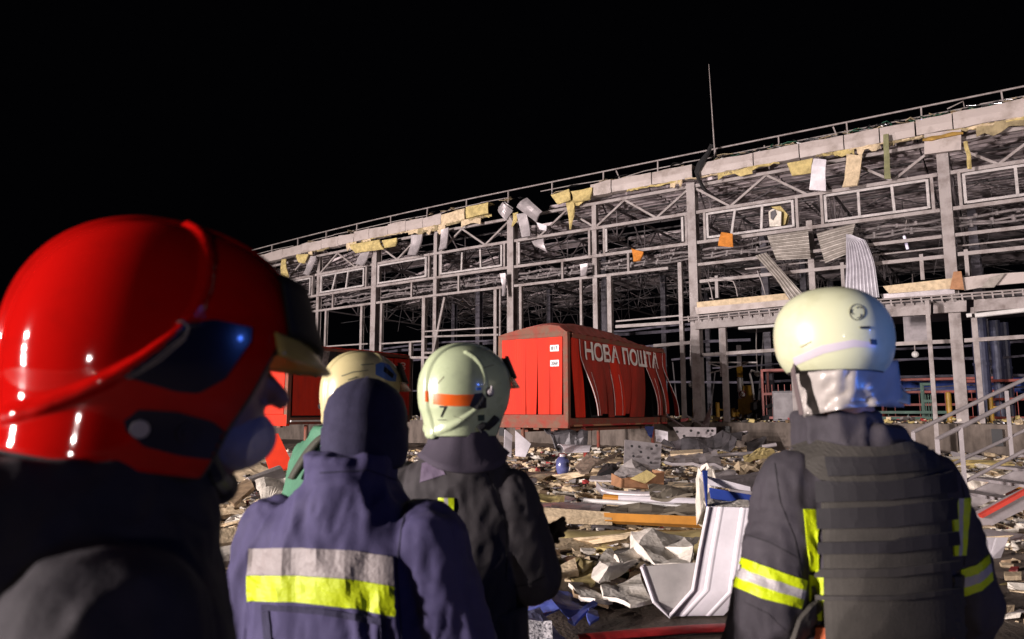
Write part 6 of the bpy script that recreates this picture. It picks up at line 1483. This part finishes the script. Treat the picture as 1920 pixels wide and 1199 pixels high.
h1, L1, R1 = helmet(hd1, 58, 10, .154, .120, .143, .185, -.120, REDH, p1, rpx=[(352, 430), (378, 455), (387, 490), (383, 540), (364, 590), (326, 630), (270, 672), (215, 705), (150, 735), (90, 757), (30, 772)], comb=.008, flare=.02, waist=.003, rh=.0085, rw=.032, zfront=.03)
HB1 = bvh_of(h1)
front_visor(h1, L1, .154, .120, mat('yellow_visor', (.62, .46, .12), .2, trans=.35, alpha=.92), DKG, 1.0, .03)
BLUEK = mat('dark_side_plate', (.006, .007, .022), .25, coat=.5)
patch('side_plate', [(228, 706), (300, 655), (345, 608), (400, 600), (470, 615)], [(262, 715), (330, 735), (370, 738), (420, 710), (468, 640)], HB1, .003, BLUEK, h1, 24, 12, .004)
patch('lower_plate', [(232, 790), (260, 768), (330, 772), (395, 790), (425, 815)], [(236, 808), (270, 838), (340, 856), (395, 862), (424, 842)], HB1, .003, BLUEK, h1, 24, 10, .004)
Pq = [hit(HB1, x, y, .003)[0] for x, y in ((232, 704), (262, 688), (290, 668), (315, 648), (340, 628), (350, 612), (345, 604), (336, 606))]; Pq = [x for x in Pq if x is not None]
b = MB(); b.tube(Pq, .0018, 8); b.build('chrome_trim', MATS['chrome'], h1)
Pq = [hit(HB1, x, y, .003)[0] for x, y in ((236, 708), (270, 690), (300, 676), (330, 650), (345, 635), (350, 615))]; Pq = [x for x in Pq if x is not None]
b = MB(); b.tube(Pq, .0014, 8); b.build('chrome_trim', MATS['chrome'], h1)
q, n = hit(HB1, 262, 805)
b = MB(); b.tube([q, q + n * .006], .009, 16); b.build('side_knob', SHEETG, h1)
q, n = hit(HB1, 350, 812)
b = MB(); b.tube([q, q + n * .006], .011, 16); b.tube([q + n * .006, q + n * .008], .006, 12); b.build('side_knob', BLUEK, h1)
# white cloth mask over the mouth and chin, strap
b = MB(); hh = Vector((hd1.x + .02, hd1.y + .015, hd1.z - .035)); ya = math.radians(60); HF1 = Vector((math.sin(ya), math.cos(ya), 0)); HR1 = Vector((math.cos(ya), -math.sin(ya), 0))
ball(b, hh + HF1 * .05 - UP * .07, 1, (.058, .06, .042), HR1, HF1); union('face_mask', b, .004, mat('white_mask_cloth', (.5, .46, .5), .85, var=.2, bump=.3), p1, 3)
b = MB(); b.tube([hh + HR1 * .08 - UP * .05, hh + HR1 * .066 + HF1 * .03 - UP * .11, hh + HF1 * .05 - UP * .128], [.012, .012, .014], 8); ball(b, hh + HF1 * .045 - UP * .128, .022); b.build('chin_strap', RUBBER, p1)
P = [[hh + HR1 * (.05 + .02 * v) + HF1 * (-.06 + .09 * u) - UP * (.085 + .035 * u + .035 * v + .012 * math.sin(u * 8)) for v in (0, .5, 1)] for u in np.linspace(0, 1, 10)]
b = MB(); b.grid(P, .004); fix_normals(b.build('neck_scarf', mat('blue_white_scarf', (.35, .35, .5), .8, var=.3), p1, smooth=True))
